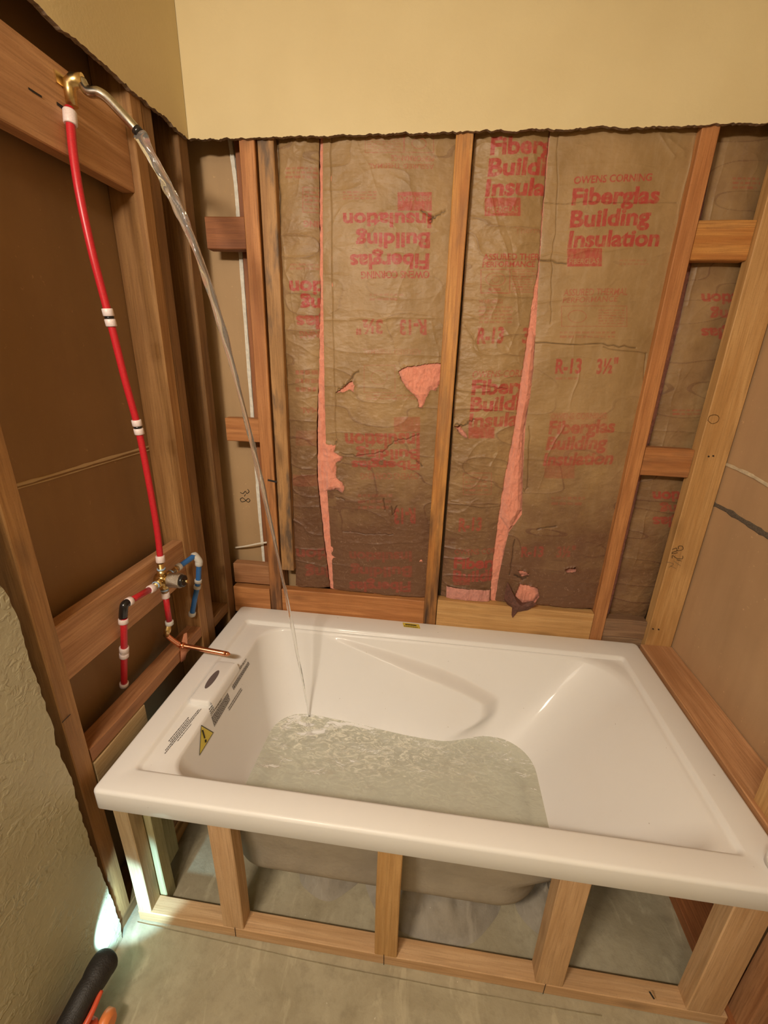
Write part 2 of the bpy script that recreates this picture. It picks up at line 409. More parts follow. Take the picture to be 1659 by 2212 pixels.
# backs of the neighbouring rooms' drywall seen through the open framing
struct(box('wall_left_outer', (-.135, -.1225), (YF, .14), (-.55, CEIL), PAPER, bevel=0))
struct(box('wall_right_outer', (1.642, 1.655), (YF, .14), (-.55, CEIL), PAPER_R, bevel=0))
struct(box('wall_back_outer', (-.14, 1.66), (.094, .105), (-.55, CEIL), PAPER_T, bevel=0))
def seam(name, pts, ax, val, mat, wd, th=.0015):
    q = spline([at(u, v, ax, val) for u, v in pts], 6)
    V = []; F = []
    for i, p in enumerate(q):
        ww = wd * (.7 + .6 * rs.rand()); d = [0, 0, 0]; d[ax] = th if ax == 0 and val < 0 else -th
        for s in (-1, 1):
            V.append((p[0], p[1], p[2] + s * ww)); V.append((p[0] + d[0], p[1] + d[1], p[2] + s * ww * .6))
    for i in range(len(q) - 1):
        b = i * 4; F += [[b, b + 1, b + 5, b + 4], [b + 1, b + 3, b + 7, b + 5], [b + 3, b + 2, b + 6, b + 7]]
    return mk(name, V, F, mat)
struct(seam('trim_1', [(0, 1058), (110, 1027), (220, 994), (330, 962)], 0, -.122, plain('seam_compound', (.50, .36, .20), .9), .0035))
struct(seam('trim_2', [(0, 1066), (110, 1035), (220, 1002), (330, 970)], 0, -.122, MATS['seam_compound'], .0016))
struct(seam('trim_3', [(1562, 1000), (1590, 1012), (1625, 1028), (1659, 1048), (1720, 1080), (1950, 1195), (2300, 1370)], 0, 1.6415, plain('joint_compound_blob', (.62, .52, .36), .9, noise=.3), .005, .004))
struct(seam('trim_4', [(1538, 1087), (1570, 1103), (1610, 1128), (1659, 1158), (1720, 1190), (1950, 1320), (2300, 1518)], 0, 1.6415, plain('grey_smear', (.12, .095, .07), .9, noise=.4, nscale=200), .008))
struct(seam('trim_5', [(296, 1993), (500, 2038), (700, 2083), (880, 2118), (1100, 2160), (1300, 2195)], 2, -.5485, SLAB, .003, .003))

# ------------------------------------------------------------------ left wall framing
XF = -.03; XB = -.122
board('wall_stud', 'weathered brown left wall stud nearest the camera, beside the ragged drywall edge', (XB, XF), (-.800, -.757), (-.512, 1.88), 'honey', 2, weather=.25)
board('wall_stud', 'darker left-wall stud of the doubled pair, the half nearer the camera', (XB, XF), (-.246, -.204), (-.512, 1.88), 'honey', 2)
board('wall_stud', 'left-wall stud of the doubled pair, the half nearer the back corner', (XB, XF - .002), (-.202, -.158), (-.512, 1.88), 'brown', 2)
board('wall_stud', 'last left-wall stud, right in the back corner beside the open bay', (XB, XF), (-.045, .004), (-.512, 1.88), 'brown', 2)
board('sole_plate', 'brown bottom plate of the left wall, on the slab under the tub', (XB, XF), (-.80, .004), (-.55, -.513), 'brown', 1, 'plate')
board('valve_board', 'wide reddish blocking board behind the brass mixing valve', (-.091, -.056), (-.755, -.248), (.245, .388), 'pink', 1, 'board')
board('shower_board', 'wide knotty blocking board high on the left wall behind the shower arm', (-.085, -.050), (-1.45, -.248), (1.335, 1.493), 'pink', 1, 'board')
board('tub_ledger', 'long narrow brown ledger on the left wall, under the copper stub-out', (-.082, XF), (-.755, -.248), (.022, .062), 'rose', 1, 'ledger')
board('tub_ledger', 'short dark ledger between the last two left-wall studs', (-.118, XF - .004), (-.156, -.047), (-.004, .036), 'brown', 1, 'ledger')
board('wood_block', 'pale offcut block fixed below the left ledger near the tub corner', (-.068, XF + .001), (-.754, -.565), (-.115, .019), 'pale', 1, 'block')
board('support_stud', 'pale greenish cripple stud under the left tub rim', (-.016, .022), (-.66, -.60), (-.512, -.062), 'green', 2)
# light strip fixed along the slab inside the left wall
board('sole_strip', 'narrow yellowish wood strip along the slab under the tub, left side', (-.028, -.006), (-.59, -.05), (-.548, -.51), 'yellow', 1, 'strip')

# ------------------------------------------------------------------ back wall framing
board('wall_stud', 'orange back-wall stud left of the insulation, stained at its foot', (.126, .172), (.0, .089), (-.512, 1.88), 'orange', 2, stain=.85)
board('wall_stud', 'weathered grey-brown stud beside the orange one, cut off above the rim', (.178, .226), (.006, .08), (.175, 1.88), 'honey', 2, weather=.85)
board('wall_stud', 'middle back-wall stud between the two insulated bays, dark at its foot', (.739, .786), (.0, .089), (-.512, 1.88), 'amber', 2, stain=1.0, weather=.35)
board('wall_stud', 'reddish-orange back-wall stud right of the wide insulation', (1.358, 1.401), (.0, .089), (-.512, 1.88), 'orange', 2, stain=.3)
board('backing_stud', 'orange backing stud set deep beside the white strip in the left bay', (.079, .124), (.078, .0925), (-.512, 1.88), 'red', 2)
board('corner_stud', 'broad yellow corner post in the back right corner with pencilled figures', (1.548, 1.638), (-.012, .028), (-.03, 1.88), 'yellow', 2)
board('wood_block', 'topmost reddish block in the narrow left bay', (.000, .1245), (.004, .042), (1.266, 1.352), 'red', 0, 'block')
board('wood_block', 'orange block midway up the narrow left bay', (.004, .1245), (.004, .042), (.671, .752), 'orange', 0, 'block')
board('wood_block', 'lowest brown block in the left bay, above the ledger board', (-.024, .1245), (.012, .05), (.098, .182), 'rose', 0, 'block')
board('ledger_board', 'short reddish ledger board on the back wall at the left tub corner', (-.026, .1245), (-.0015, .036), (-.03, .086), 'orange', 0, 'ledger')
board('ledger_board', 'long reddish ledger board on the back wall behind the water stream', (.174, .738), (.001, .037), (-.03, .092), 'orange', 0, 'ledger')
board('ledger_board', 'pale yellow ledger board on the back wall, right of the middle stud', (.788, 1.356), (.0, .037), (-.03, .104), 'yellow', 0, 'ledger')
board('wood_block', 'rough yellow foam-smeared block high in the right bay', (1.402, 1.547), (.006, .044), (1.240, 1.335), 'amber', 0, 'block', weather=.3)
board('wood_block', 'reddish block halfway up the right bay', (1.402, 1.547), (.004, .042), (.628, .718), 'orange', 0, 'block', weather=.3)
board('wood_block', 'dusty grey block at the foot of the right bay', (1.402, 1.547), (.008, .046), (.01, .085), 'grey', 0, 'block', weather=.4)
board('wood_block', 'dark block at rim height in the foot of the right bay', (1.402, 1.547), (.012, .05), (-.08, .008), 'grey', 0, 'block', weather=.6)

# ------------------------------------------------------------------ right wall framing
board('tub_ledger', 'long flat reddish ledger along the right edge of the tub', (1.532, 1.640), (-.78, -.013), (-.036, .004), 'pink', 1, 'ledger')
board('wall_stud', 'right-wall stud standing on the ledger at the right photo edge', (1.541, 1.632), (-.66, -.605), (.0045, 1.88), 'yellow', 2)
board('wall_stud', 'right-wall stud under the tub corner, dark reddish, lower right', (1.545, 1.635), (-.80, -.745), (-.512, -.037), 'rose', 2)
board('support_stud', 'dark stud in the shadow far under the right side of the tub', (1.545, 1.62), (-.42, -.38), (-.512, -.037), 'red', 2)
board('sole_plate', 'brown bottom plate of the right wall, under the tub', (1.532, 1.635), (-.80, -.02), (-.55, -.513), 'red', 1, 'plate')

# ------------------------------------------------------------------ knee wall under the front rim
YK = -.770
board('bottom_plate', 'pale new bottom plate of the front knee wall, on the concrete slab', (.004, 1.53), (YK, YK + .045), (-.549, -.510), 'new', 0, 'plate', warp=.0005)
board('knee_stud', 'white-lit corner stud at the left end of the front knee wall', (.003, .042), (YK + .002, YK + .044), (-.5095, -.061), 'pale', 2)
board('knee_stud', 'pale stud doubled behind the left corner stud under the rim', (.024, .060), (YK + .047, YK + .085), (-.548, -.061), 'green', 2)
board('knee_stud', 'leftmost free-standing stud of the front knee wall', (.253, .312), (YK, YK + .044), (-.5095, -.061), 'new', 2)
board('knee_stud', 'middle stud of the front knee wall, straight grained', (.670, .729), (YK, YK + .036), (-.5095, -.061), 'yellow', 2)
board('knee_stud', 'right-hand stud of the front knee wall, left of the dark opening', (1.080, 1.147), (YK, YK + .044), (-.5095, -.061), 'new', 2)
board('knee_stud', 'wide stud at the right end of the front knee wall', (1.436, 1.516), (YK, YK + .044), (-.5095, -.061), 'new', 2)

# ------------------------------------------------------------------ the bathtub
W = 1.524; D = .806
NS = dict(back=200, front=120, side=70, cor=12)
def rring(x0, x1, y0, y1, r, z, dx=None):
    """rounded rectangle, always the same number of points; r = one radius or (BL,BR,FR,FL)"""
    if not hasattr(r, '__len__'): r = (r,) * 4
    P = []
    def cor(cx, cy, rad, a0):
        for k in range(NS['cor']):
            a = a0 - (math.pi / 2) * k / NS['cor']; P.append((cx + rad * math.cos(a), cy + rad * math.sin(a)))
    def side(a, b, n):
        for k in range(n): t = k / n; P.append((a[0] + (b[0] - a[0]) * t, a[1] + (b[1] - a[1]) * t))
    cor(x0 + r[0], y1 - r[0], r[0], math.pi)
    side((x0 + r[0], y1), (x1 - r[1], y1), NS['back'])
    cor(x1 - r[1], y1 - r[1], r[1], math.pi / 2)
    side((x1, y1 - r[1]), (x1, y0 + r[2]), NS['side'])
    cor(x1 - r[2], y0 + r[2], r[2], 0)
    side((x1 - r[2], y0), (x0 + r[3], y0), NS['front'])
    cor(x0 + r[3], y0 + r[3], r[3], -math.pi / 2)
    side((x0, y0 + r[3]), (x0, y1 - r[0]), NS['side'])
    return np.array([(x, y, z) for x, y in P])
def sm(a, b, x): return float(sstep(np.array((x - a) / (b - a))))
ZB = -.42
def basin_rect(z, grow=0.0, gf=None):
    """plan of the basin at height z"""
    d = min(1, max(0, (-z - .02) / .30)); e = (-z - .02) / .40
    x0 = .144 + .083 * d + .03 * e * e; x1 = 1.415 - .30 * (d ** .92) - .02 * e
    y1 = -.108 - .135 * d ** 1.05 - .012 * e; y0 = -.728 + .048 * d
    return x0 - grow, x1 + grow, y0 - (.004 if grow > .01 else grow), y1 + grow
def zl(x): return float(np.interp(x, [.30, .37, .64, .81, .90, .98, 1.2], [.0, -.022, -.066, -.100, -.125, -.155, -.22]))
def bulge(x, z):
    g = sm(.19, .30, -z); c = 1.03 - .03 * g; A = .056 * sm(.33, .82, x) * (1 - sm(c - .075 - .11 * g, c, x)); return A * sm(0, 1, (zl(x) - z) / .018 + .5)
def basin_ring(z, inset=0.0, grow=0.0):
    x0, x1, y0, y1 = basin_rect(z, grow); d = min(1, max(0, (-z - .02) / .3))
    rb = .085 + .02 * d
    R = rring(x0 + inset, x1 - inset, y0 + inset, y1 - inset, (rb, .15 - .03 * d, .07 + .06 * d, .055 + .04 * d), z)
    if grow == 0 or True:
        for p in R:
            k = sm(-.42, -.16, p[1]) ; p[1] -= (bulge(p[0], z) if grow < .01 else .8 * min(bulge(p[0] + dx, z + dz) for dx in (-.04, 0, .04) for dz in (0, .035))) * k
    return R
rings = [rring(.02, W - .02, -D + .02, -.02, .01, -.060), rring(.002, W - .002, -D + .002, -.002, .012, -.060), rring(0, W, -D, 0, .014, -.057),
         rring(0, W, -D, 0, .014, -.009)]
for a in (20, 45, 70, 90): s = math.sin(math.radians(a)); c = math.cos(math.radians(a)); i = .009 * (1 - c); rings.append(rring(i, W - i, -D + i, -i, .014, -.009 + .009 * s))
RC = (.060, 1.447, -.742, -.090)
def rc(i, z, r=.014): return rring(RC[0] + i, RC[1] - i * .8, RC[2] + i * .8, RC[3] - i * .8, r, z)
rings += [rc(-.003, 0), rc(.001, -.001), rc(.005, -.004), rc(.009, -.0095), rc(.013, -.012)]
bl = basin_ring(-.02); r0 = rc(.014, -.0125)
def toward(t, z):
    q = rings_top * t + r0 * (1 - t); q[:, 2] = z; return q
rings_top = rring(.138, 1.428, -.735, -.100, (.08, .130, .06, .05), -.013)
rings += [toward(.5, -.0128), toward(1.0, -.0130)]
t2 = rring(.141, 1.423, -.732, -.104, (.082, .140, .065, .052), -.0155); rings += [t2]
ZR = np.concatenate([np.linspace(-.021, -.24, 74), np.linspace(-.25, ZB + .055, 14)])
rings += [basin_ring(z) for z in ZR]
for a in range(12, 91, 13):
    t = math.radians(a); rings.append(basin_ring(ZB + .055 - .055 * math.sin(t), .055 * (1 - math.cos(t))))
rings += [basin_ring(ZB - .001, .13), basin_ring(ZB - .002, .20)]
N = len(rings[0]); V = np.concatenate(rings)
F = []
for i in range(len(rings) - 1):
    a = np.arange(N) + i * N; b = (np.arange(N) + 1) % N + i * N
    F += np.stack([a, b, b + N, a + N], -1).tolist()
F.append(list(range((len(rings) - 1) * N, len(rings) * N)))
tub = thing('bathtub', 'white acrylic drop-in bathtub half filled with water, set in open framing', 'bathtub', (W / 2, -D / 2, -.43))
tubm = mk('basin', V, F, ACR, tub, True)
dg = bpy.context.evaluated_depsgraph_get()
TBV = BVHTree.FromPolygons([tuple(v) for v in V], F)
# outside shell of the tub
sr = [basin_ring(z, 0, .016) for z in np.linspace(-.055, ZB + .045, 12)]
for a in range(15, 91, 15):
    t = math.radians(a); sr.append(basin_ring(ZB + .045 - .06 * math.sin(t), .06 * (1 - math.cos(t)) , .016))
V2 = np.concatenate(sr); F2 = []
for i in range(len(sr) - 1):
    a = np.arange(N) + i * N; b = (np.arange(N) + 1) % N + i * N; F2 += np.stack([a, a + N, b + N, b], -1).tolist()
F2.append(list(range((len(sr) - 1) * N, len(sr) * N))[::-1])
mk('outer_shell', V2, F2, SHELL, tub, True)
# removable cover plate with an oval badge
cv = []; 
for (i, z) in ((0, -.0125), (0, .001), (.0025, .004), (.006, .0048)):
    cv.append(rring(.071 + i, .1365 - i, -.515 + i, -.338 - i, .010, z))
Vc = np.concatenate(cv); Fc = []
for i in range(3):
    a = np.arange(N) + i * N; b = (np.arange(N) + 1) % N + i * N; Fc += np.stack([a, b, b + N, a + N], -1).tolist()
Fc.append(list(range(3 * N, 4 * N)))
# lip that rolls over the basin edge
Vc = Vc.copy(); lip = []
prof = [(.133, .0046), (.139, .0025), (.143, -.004), (.146, -.014), (.1475, -.022)]
b0 = len(Vc); Vl = []; n = 30
for (x, z) in prof:
    for k in range(n + 1): Vl.append((x, -.512 + .171 * k / n, z))
Vc = np.concatenate([Vc, np.array(Vl)])
for i in range(len(prof) - 1):
    for k in range(n): a = b0 + i * (n + 1) + k; Fc.append([a, a + n + 1, a + n + 2, a + 1])
cover = mk('cover_plate', Vc, Fc, ACR, tub, True); cover['label'] = 'raised white cover plate with a dark oval badge'
Vo = [(.0985, -.425, .0056)] + [(.0985 + .0105 * math.cos(a), -.425 + .041 * math.sin(a), .0056) for a in np.linspace(0, 2 * math.pi, 33)[:-1]]
badge = mk('oval_badge', Vo, [[0, 1 + i, 1 + (i + 1) % 32] for i in range(32)], plain('badge_grey', (.13, .105, .105), .4), cover)

def tubhit(u, v):
    d = Vector(ray(u, v)).normalized(); h = TBV.ray_cast(Vector(CAM), d)
    if h[0] is None: p = at(u, v, 2, .0006); return Vector((float(p[0]), float(p[1]), float(p[2])))
    nrm = h[1] if h[1].dot(d) < 0 else -h[1]; return h[0] + nrm * .0009
def bilerp(Q, s, t):
    Q = np.array(Q, float); return (Q[0] * (1 - s) + Q[1] * s) * (1 - t) + (Q[3] * (1 - s) + Q[2] * s) * t
def decal(name, Q, mat, parent, nx=8, ny=4, cells=None, off=0.0):
    """thin printed patch laid on the tub's surface; Q = its 4 corners; cells = list of (s0,s1,t0,t1) sub-patches"""
    V = []; F = []
    for (s0, s1, t0, t1) in (cells or [(0, 1, 0, 1)]):
        kx = max(1, int(round(nx * (s1 - s0)))); ky = max(1, int(round(ny * (t1 - t0)))); b = len(V)
        for j in range(ky + 1):
            for i in range(kx + 1):
                u, v = bilerp(Q, s0 + (s1 - s0) * i / kx, t0 + (t1 - t0) * j / ky); h = tubhit(u, v)
                V.append(tuple(h + (Vector(CAM) - h).normalized() * off))
        for j in range(ky):
            for i in range(kx): a = b + j * (kx + 1) + i; F.append([a, a + 1, a + kx + 2, a + kx + 1])
    return mk(name, V, F, mat, parent)
def textcells(lines, seed, wmin=.015, wmax=.06, fill=.62):
    """rows of word-like dashes for print too small to read"""
    r = np.random.RandomState(seed); out = []
    for (t, h, s0, s1) in lines:
        s = s0
        while s < s1:
            w = r.uniform(wmin, wmax); e = min(s + w, s1); out.append((s, e, t, t + h * fill)); s = e + .008
    return out
# small print on the deck, on the basin end wall, and the warning triangle
decal('deck_print', [(346, 1622), (424, 1528), (441, 1534), (362, 1632)], PRINT, tubm, 30, 4,
      textcells([(.02, .15, .22, .78), (.22, .15, .22, .74), (.40, .15, .05, .98), (.58, .15, 0, 1.0), (.82, .12, .3, .68)], 3))
decal('wall_print', [(451, 1532), (531, 1423), (541, 1437), (463, 1571)], PRINT, tubm, 40, 6,
      textcells([(.0, .10, 0, 1), (.12, .10, 0, .98), (.24, .07, 0, .3), (.33, .07, 0, .3)], 5)
      + textcells([(.45 + .06 * k, .06, .0, .44) for k in range(9)], 6, .01, .03, .75) + textcells([(.45 + .06 * k, .06, .56, 1.0) for k in range(6)], 7, .01, .03, .75))
decal('wall_print', [(492, 1530), (520, 1486), (524, 1492), (496, 1537)], PRINT, tubm, 20, 3, textcells([(0, .3, 0, 1), (.5, .3, 0, 1)], 8, .05, .15))
T = [(434, 1566), (461, 1582), (430, 1633)]
def tri(name, T, mat, parent, off, n=8):
    V = []; F = []; idx = {}
    for i in range(n + 1):
        for j in range(n + 1 - i):
            s, t = i / n, j / n; u = T[0][0] * (1 - s - t) + T[1][0] * s + T[2][0] * t; v = T[0][1] * (1 - s - t) + T[1][1] * s + T[2][1] * t
            h = tubhit(u, v); idx[i, j] = len(V); d = (Vector(CAM) - h).normalized(); V.append(tuple(h + d * off))
    for i in range(n):
        for j in range(n - i):
            F.append([idx[i, j], idx[i + 1, j], idx[i, j + 1]])
            if i + j < n - 1: F.append([idx[i + 1, j], idx[i + 1, j + 1], idx[i, j + 1]])
    return mk(name, V, F, mat, parent)
ws = tri('warning_sticker', T, plain('sticker_black', (.03, .025, .01), .4), tubm, .0004); ws['label'] = 'yellow triangular warning sticker'
cx_, cy_ = sum(p[0] for p in T) / 3, sum(p[1] for p in T) / 3
T2 = [(cx_ + (a - cx_) * .90, cy_ + (b - cy_) * .90) for a, b in T]
tri('sticker_face', T2, plain('sticker_yellow', (.62, .50, .05), .4), ws, .0009)
decal('exclamation_mark', [(435.5, 1577.5), (438.5, 1576.5), (443.2, 1594.5), (440.8, 1595.5)], INK, ws, 2, 4, off=.0032)
decal('exclamation_dot', [(441.8, 1599), (445, 1596.6), (446, 1602), (442.8, 1605)], INK, ws, 2, 2, off=.0032)
# yellow label on the back rim
decal('rim_label', [(869.5, 1345), (905, 1349), (908, 1358.5), (872, 1354.5)], YEL, tubm, 6, 2)
decal('label_print', [(875, 1348), (899, 1350.5), (900, 1353), (876, 1350.5)], INK, tubm, 8, 2, textcells([(0, 1, 0, 1)], 11, .1, .3, .9), off=.0006)
decal('label_bars', [(873, 1351.5), (902, 1354.8), (902.5, 1356.8), (873.5, 1353.5)], INK, tubm, 24, 1, [(k / 22, k / 22 + (.02 if k % 3 else .034), 0, 1) for k in range(22)], off=.0006)
# white plastic cap lying at the right end of the front rim
cp = thing('plastic_cap', 'white round plastic cap on the front rim at the right photo edge', 'cap', (1.497, -.757, .001))
multi('cap_body', [tube_vf([(1.497, -.757, .001), (1.497, -.757, .030), (1.497, -.757, .034)], [.026, .026, .022], 28)], plain('cap_white', (.80, .78, .76), .35), cp)
multi('cap_rim', [tube_vf([(1.497, -.757, .0335), (1.497, -.757, .040)], [.019, .018], 28)], MATS['cap_white'], cp)

# ------------------------------------------------------------------ water in the tub
ZW = -.285
ring = basin_ring(ZW, -.001); cen = np.array([.68, -.47, ZW]); nr = 150
impact = at(668, 1545, 2, ZW)
T_ = (np.arange(nr + 1) / nr) ** .9
VW = cen[None, None] + (ring[None] - cen[None, None]) * T_[:, None, None]; X = VW[..., 0]; Y = VW[..., 1]
rd = np.hypot(X - impact[0], Y - impact[1])
amp = .35 + 1.4 * np.exp(-(rd / .30) ** 2)
VW[..., 2] += (.0036 * amp * (fbm(X + .3 * Y, Y, .08, .05, 31, 2) - .5) * 2 + .0022 * np.sin(rd * 150) * np.exp(-rd / .06)) * np.clip((1 - T_)[:, None] * 12, .15, 1)
foam = np.clip(np.exp(-(rd / .13) ** 2) + 1.0 * np.exp(-((np.hypot((X - .63) / .34, (Y - impact[1] + .09) / .13)) ** 2)) * (.4 + vn(X, Y, .06, .03, 9)), 0, 1)  # foam where the stream lands; the wide whitened centre is painted-in glints
i = np.arange(nr)[:, None] * N + np.arange(N)[None]; j = np.arange(nr)[:, None] * N + (np.arange(N)[None] + 1) % N
FW = np.stack([i, i + N, j + N, j], -1).reshape(-1, 4)
water = mk('bath_water', VW.reshape(-1, 3), FW, m_water(), None, True)
a = water.data.attributes.new('foam', 'FLOAT', 'POINT'); a.data.foreach_set('value', foam.ravel().astype(np.float32))
tag(water, 'greenish rippled water standing in the white bathtub', 'water', kind='stuff')

# ------------------------------------------------------------------ plumbing on the left wall
def crimp(P, d, parent, r=.0118, L=.016, mat=RING, name='crimp_ring'):
    d = Vector(d).normalized(); P = Vector(P); 
    pts = [P - d * L / 2, P - d * L * .42, P + d * L * .42, P + d * L / 2]
    return tube(name, pts, [r * .9, r, r, r * .9], mat, parent, 20)
def coupling(P, d, parent, bandmat=BLACKP):
    d = Vector(d).normalized(); P = Vector(P)
    tube('coupling_body', [P - d * .003, P + d * .003], .0098, bandmat, parent, 18)
    crimp(P - d * .0110, d, parent); crimp(P + d * .0110, d, parent)
RP = .0084; XV = -.022
valve = Vector(at(352, 1252, 0, XV))
# riser
rp = [at(u, v, 0, x) for u, v, x in [(150, 232, -.040), (157, 320, -.038), (172, 420, -.034), (198, 540, -.03), (224, 640, -.028), (243, 712, -.026), (270, 820, -.025), (292, 900, -.024), (304, 950, -.023), (325, 1060, -.022), (340, 1150, -.022), (347, 1214, XV)]]
rp = spline(rp, 6)
t = thing('riser_pipe', 'long red tube rising from the brass valve to the shower arm', 'pipe', rp[-1])
tube('red_tube', rp, RP, PEXR, t, 18)
def nearest(P, q):
    k = min(range(len(P)), key=lambda i: (P[i] - Vector(q)).length); k = min(max(k, 1), len(P) - 2); return P[k], P[k + 1] - P[k - 1]
for (u, v, x) in ((237, 690, -.027), (300, 923, -.023)):
    p, d = nearest(rp, at(u, v, 0, x)); coupling(p, d, t)
crimp(rp[2], rp[4] - rp[0], t, .0125, .026); crimp(rp[-2], rp[-1] - rp[-3], t, .0122, .020)
# shower arm with brass elbow
el = Vector(at(150, 190, 0, -.040))
t = thing('shower_outlet_pipe', 'bent chrome shower arm on a brass elbow, pouring water', 'shower arm', el)
tube('drop_ear_elbow', [el + Vector((0, 0, -.030)), el + Vector((0, 0, -.004)), el + Vector((.003, 0, .006)), el + Vector((.012, 0, .012)), el + Vector((.030, .004, .012))], [.0105, .0115, .0135, .0125, .0125], BRASS, t, 18)
V1, F1 = boxverts(el.x - .012, el.x - .006, el.y - .024, el.y + .020, el.z - .002, el.z + .018); mk('mounting_ear', V1, F1, BRASS, t)
arm = [el + Vector((.026, .004, .012))] + [Vector(at(u, v, 1, yy)) for u, v, yy in [(190, 197, -.425), (212, 200, -.422), (232, 213, -.418), (258, 240, -.414), (280, 264, -.411), (297, 283, -.408)]]
arm = spline(arm, 6)
tube('arm_tube', arm, .0098, CHROME, t, 18)
d = (arm[-1] - arm[-4]).normalized(); tip = arm[-1]
tube('arm_nipple', [tip - d * .004, tip + d * .006], .0105, BLACKP, t, 18)
# falling stream
WP = [(302, 290, -.406), (345, 370, -.395), (385, 450, -.385), (420, 530, -.375), (465, 660, -.362), (505, 800, -.350), (545, 960, -.338), (580, 1110, -.325), (615, 1270, -.312), (640, 1400, -.30)]
st = [Vector(at(u, v, 1, y)) for u, v, y in WP] + [Vector(impact)]
st = spline(st, 14); n = len(st); V = []; F = []; K = 16
for i, p in enumerate(st):
    dd = (st[min(i + 1, n - 1)] - st[max(i - 1, 0)]).normalized(); sx = Vector((1, 0, 0)); sx = (sx - dd * sx.dot(dd)).normalized(); sy = dd.cross(sx)
    f = i / n; R = .0085 * (1 - f) ** 1.2 + .0036; e = .30 * math.sin(f * 60); tw = f * 14
    for k in range(K):
        a_ = 2 * math.pi * k / K; rr = R * (1 + .32 * math.cos(2 * (a_ - tw)) * (.6 + e) + .10 * math.sin(3 * a_ + f * 90))
        V.append(tuple(p + (sx * math.cos(a_) + sy * math.sin(a_)) * rr))
for i in range(n - 1):
    for k in range(K): F.append([i * K + k, i * K + (k + 1) % K, (i + 1) * K + (k + 1) % K, (i + 1) * K + k])
F += [list(range(K))[::-1], [(n - 1) * K + k for k in range(K)]]
tag(mk('water_stream', V, F, m_stream(), None, True), 'clear stream of water arcing from the shower arm down into the tub', 'water stream')
# mixing valve
t = thing('mixing_valve', 'brass mixing valve with a knurled cartridge sleeve, in front of its board', 'valve', valve - Vector((0, 0, .05)))
tube('valve_body', [valve + Vector((-.018, 0, 0)), valve + Vector((.004, 0, 0)), valve + Vector((.012, 0, 0))], [.019, .0195, .015], BRASS, t, 24)
Z = Vector((0, 0, 1)); Yv = Vector((0, 1, 0)); Xv = Vector((1, 0, 0))
def port(dv, L, col=True):
    P0 = valve + dv * .012
    tube('port', [P0, P0 + dv * (L * .45), P0 + dv * (L * .46), P0 + dv * (L * .6), P0 + dv * (L * .61), P0 + dv * L], [.0125, .0125, .0102, .0102, .0088, .0088], BRASS, t, 18)
    tube('blue_seal', [valve + dv * (.012 + L * .50), valve + dv * (.012 + L * .62)], .0112, plain('blue_seal', (.30, .42, .58), .35), t, 18)
port(Z, .040); port(-Z, .038); port(-Yv, .038); port(Yv, .046)
c0 = valve + Vector((.006, 0, .001)); cd = (Vector(at(409, 1256, 1, valve.y)) - c0).normalized()
tube('neck', [c0, c0 + cd * .016], [.0125, .0125], BRASS, t, 20)
tube('cartridge_sleeve', [c0 + cd * .014, c0 + cd * .016, c0 + cd * .050, c0 + cd * .052], [.0195, .0215, .0215, .0205], STEEL, t, 30)
tube('cartridge', [c0 + cd * .050, c0 + cd * .060, c0 + cd * .061], [.0175, .0175, .014], BLACKP, t, 24)
tube('spindle', [c0 + cd * .060, c0 + cd * .072], [.0045, .0045], BRASS, t, 12)
# hot side
hx = XV
a0 = valve - Yv * .050; e0 = Vector(at(268, 1306, 0, hx - .004)); e1 = Vector(at(266, 1330, 0, -.036)); e2 = Vector(at(268, 1385, 0, -.046)); e3 = Vector(at(268, 1478, 0, -.094))
t = thing('hot_supply_pipe', 'red supply tube with a black elbow, left of the brass valve', 'pipe', e3)
tube('red_tube', [a0, a0 * .4 + e0 * .6, e0 + (a0 - e0).normalized() * .010], RP, PEXR, t, 18)
crimp(a0 + Vector((0, -.004, 0)), e0 - a0, t, .0118, .018)
tube('elbow', spline([e0 + (a0 - e0).normalized() * .016, e0 + (a0 - e0).normalized() * .004, e0 + Vector((0, -.002, -.006)), e1, e1 + Vector((0, 0, -.006))], 5), .0104, BLACKP, t, 18)
crimp(e0 + (a0 - e0).normalized() * .018, a0 - e0, t, .0118, .014); crimp(e1 + (e2 - e1) * .20, e2 - e1, t, .0118, .014)
dn = spline([e1 + Vector((0, 0, -.008)), e2, e3], 8); tube('red_tube', dn, RP, PEXR, t, 18)
p, d = nearest(dn, at(269, 1412, 0, -.058)); coupling(p, d, t, RING); crimp(e3, e3 - e2, t, .0118, .014)
# cold side
b0 = valve + Yv * .060; f0 = Vector(at(421, 1200, 1, -.262)); f1 = Vector(at(430, 1212, 1, -.262)); f2 = Vector(at(428, 1255, 1, -.262)); f3 = Vector(at(415, 1326, 1, -.264))
t = thing('cold_supply_pipe', 'blue supply tube turning down beside the doubled stud, right of the valve', 'pipe', f3)
b1 = Vector(at(384, 1226, 0, -.030))
tube('brass_adapter', [valve + Yv * .054, b1], [.0088, .0088], BRASS, t, 16)
tube('blue_tube', spline([b1, (b1 + f0) / 2, f0], 4), RP, PEXB, t, 18); crimp(b1 + (f0 - b1) * .06, f0 - b1, t, .0115, .014, plain('grey_ring', (.50, .48, .44), .4))
tube('elbow', spline([f0 - (f0 - b1).normalized() * .004, f0, f1, f1 + (f2 - f1) * .1], 5), .0112, MATS['grey_ring'], t, 18); crimp(f1 + (f2 - f1) * .12, f2 - f1, t, .0118, .014, MATS['grey_ring'])
dn = spline([f1, f2, (f2 + f3) / 2, f3], 6); tube('blue_tube', dn, RP, PEXB, t, 18)
for q in ((429, 1252), (427, 1266)):
    p, d = nearest(dn, at(q[0], q[1], 1, -.262)); crimp(p, d, t, .0115, .012, MATS['grey_ring'])
crimp(f3, f3 - f2, t, .0118, .014, MATS['grey_ring'])
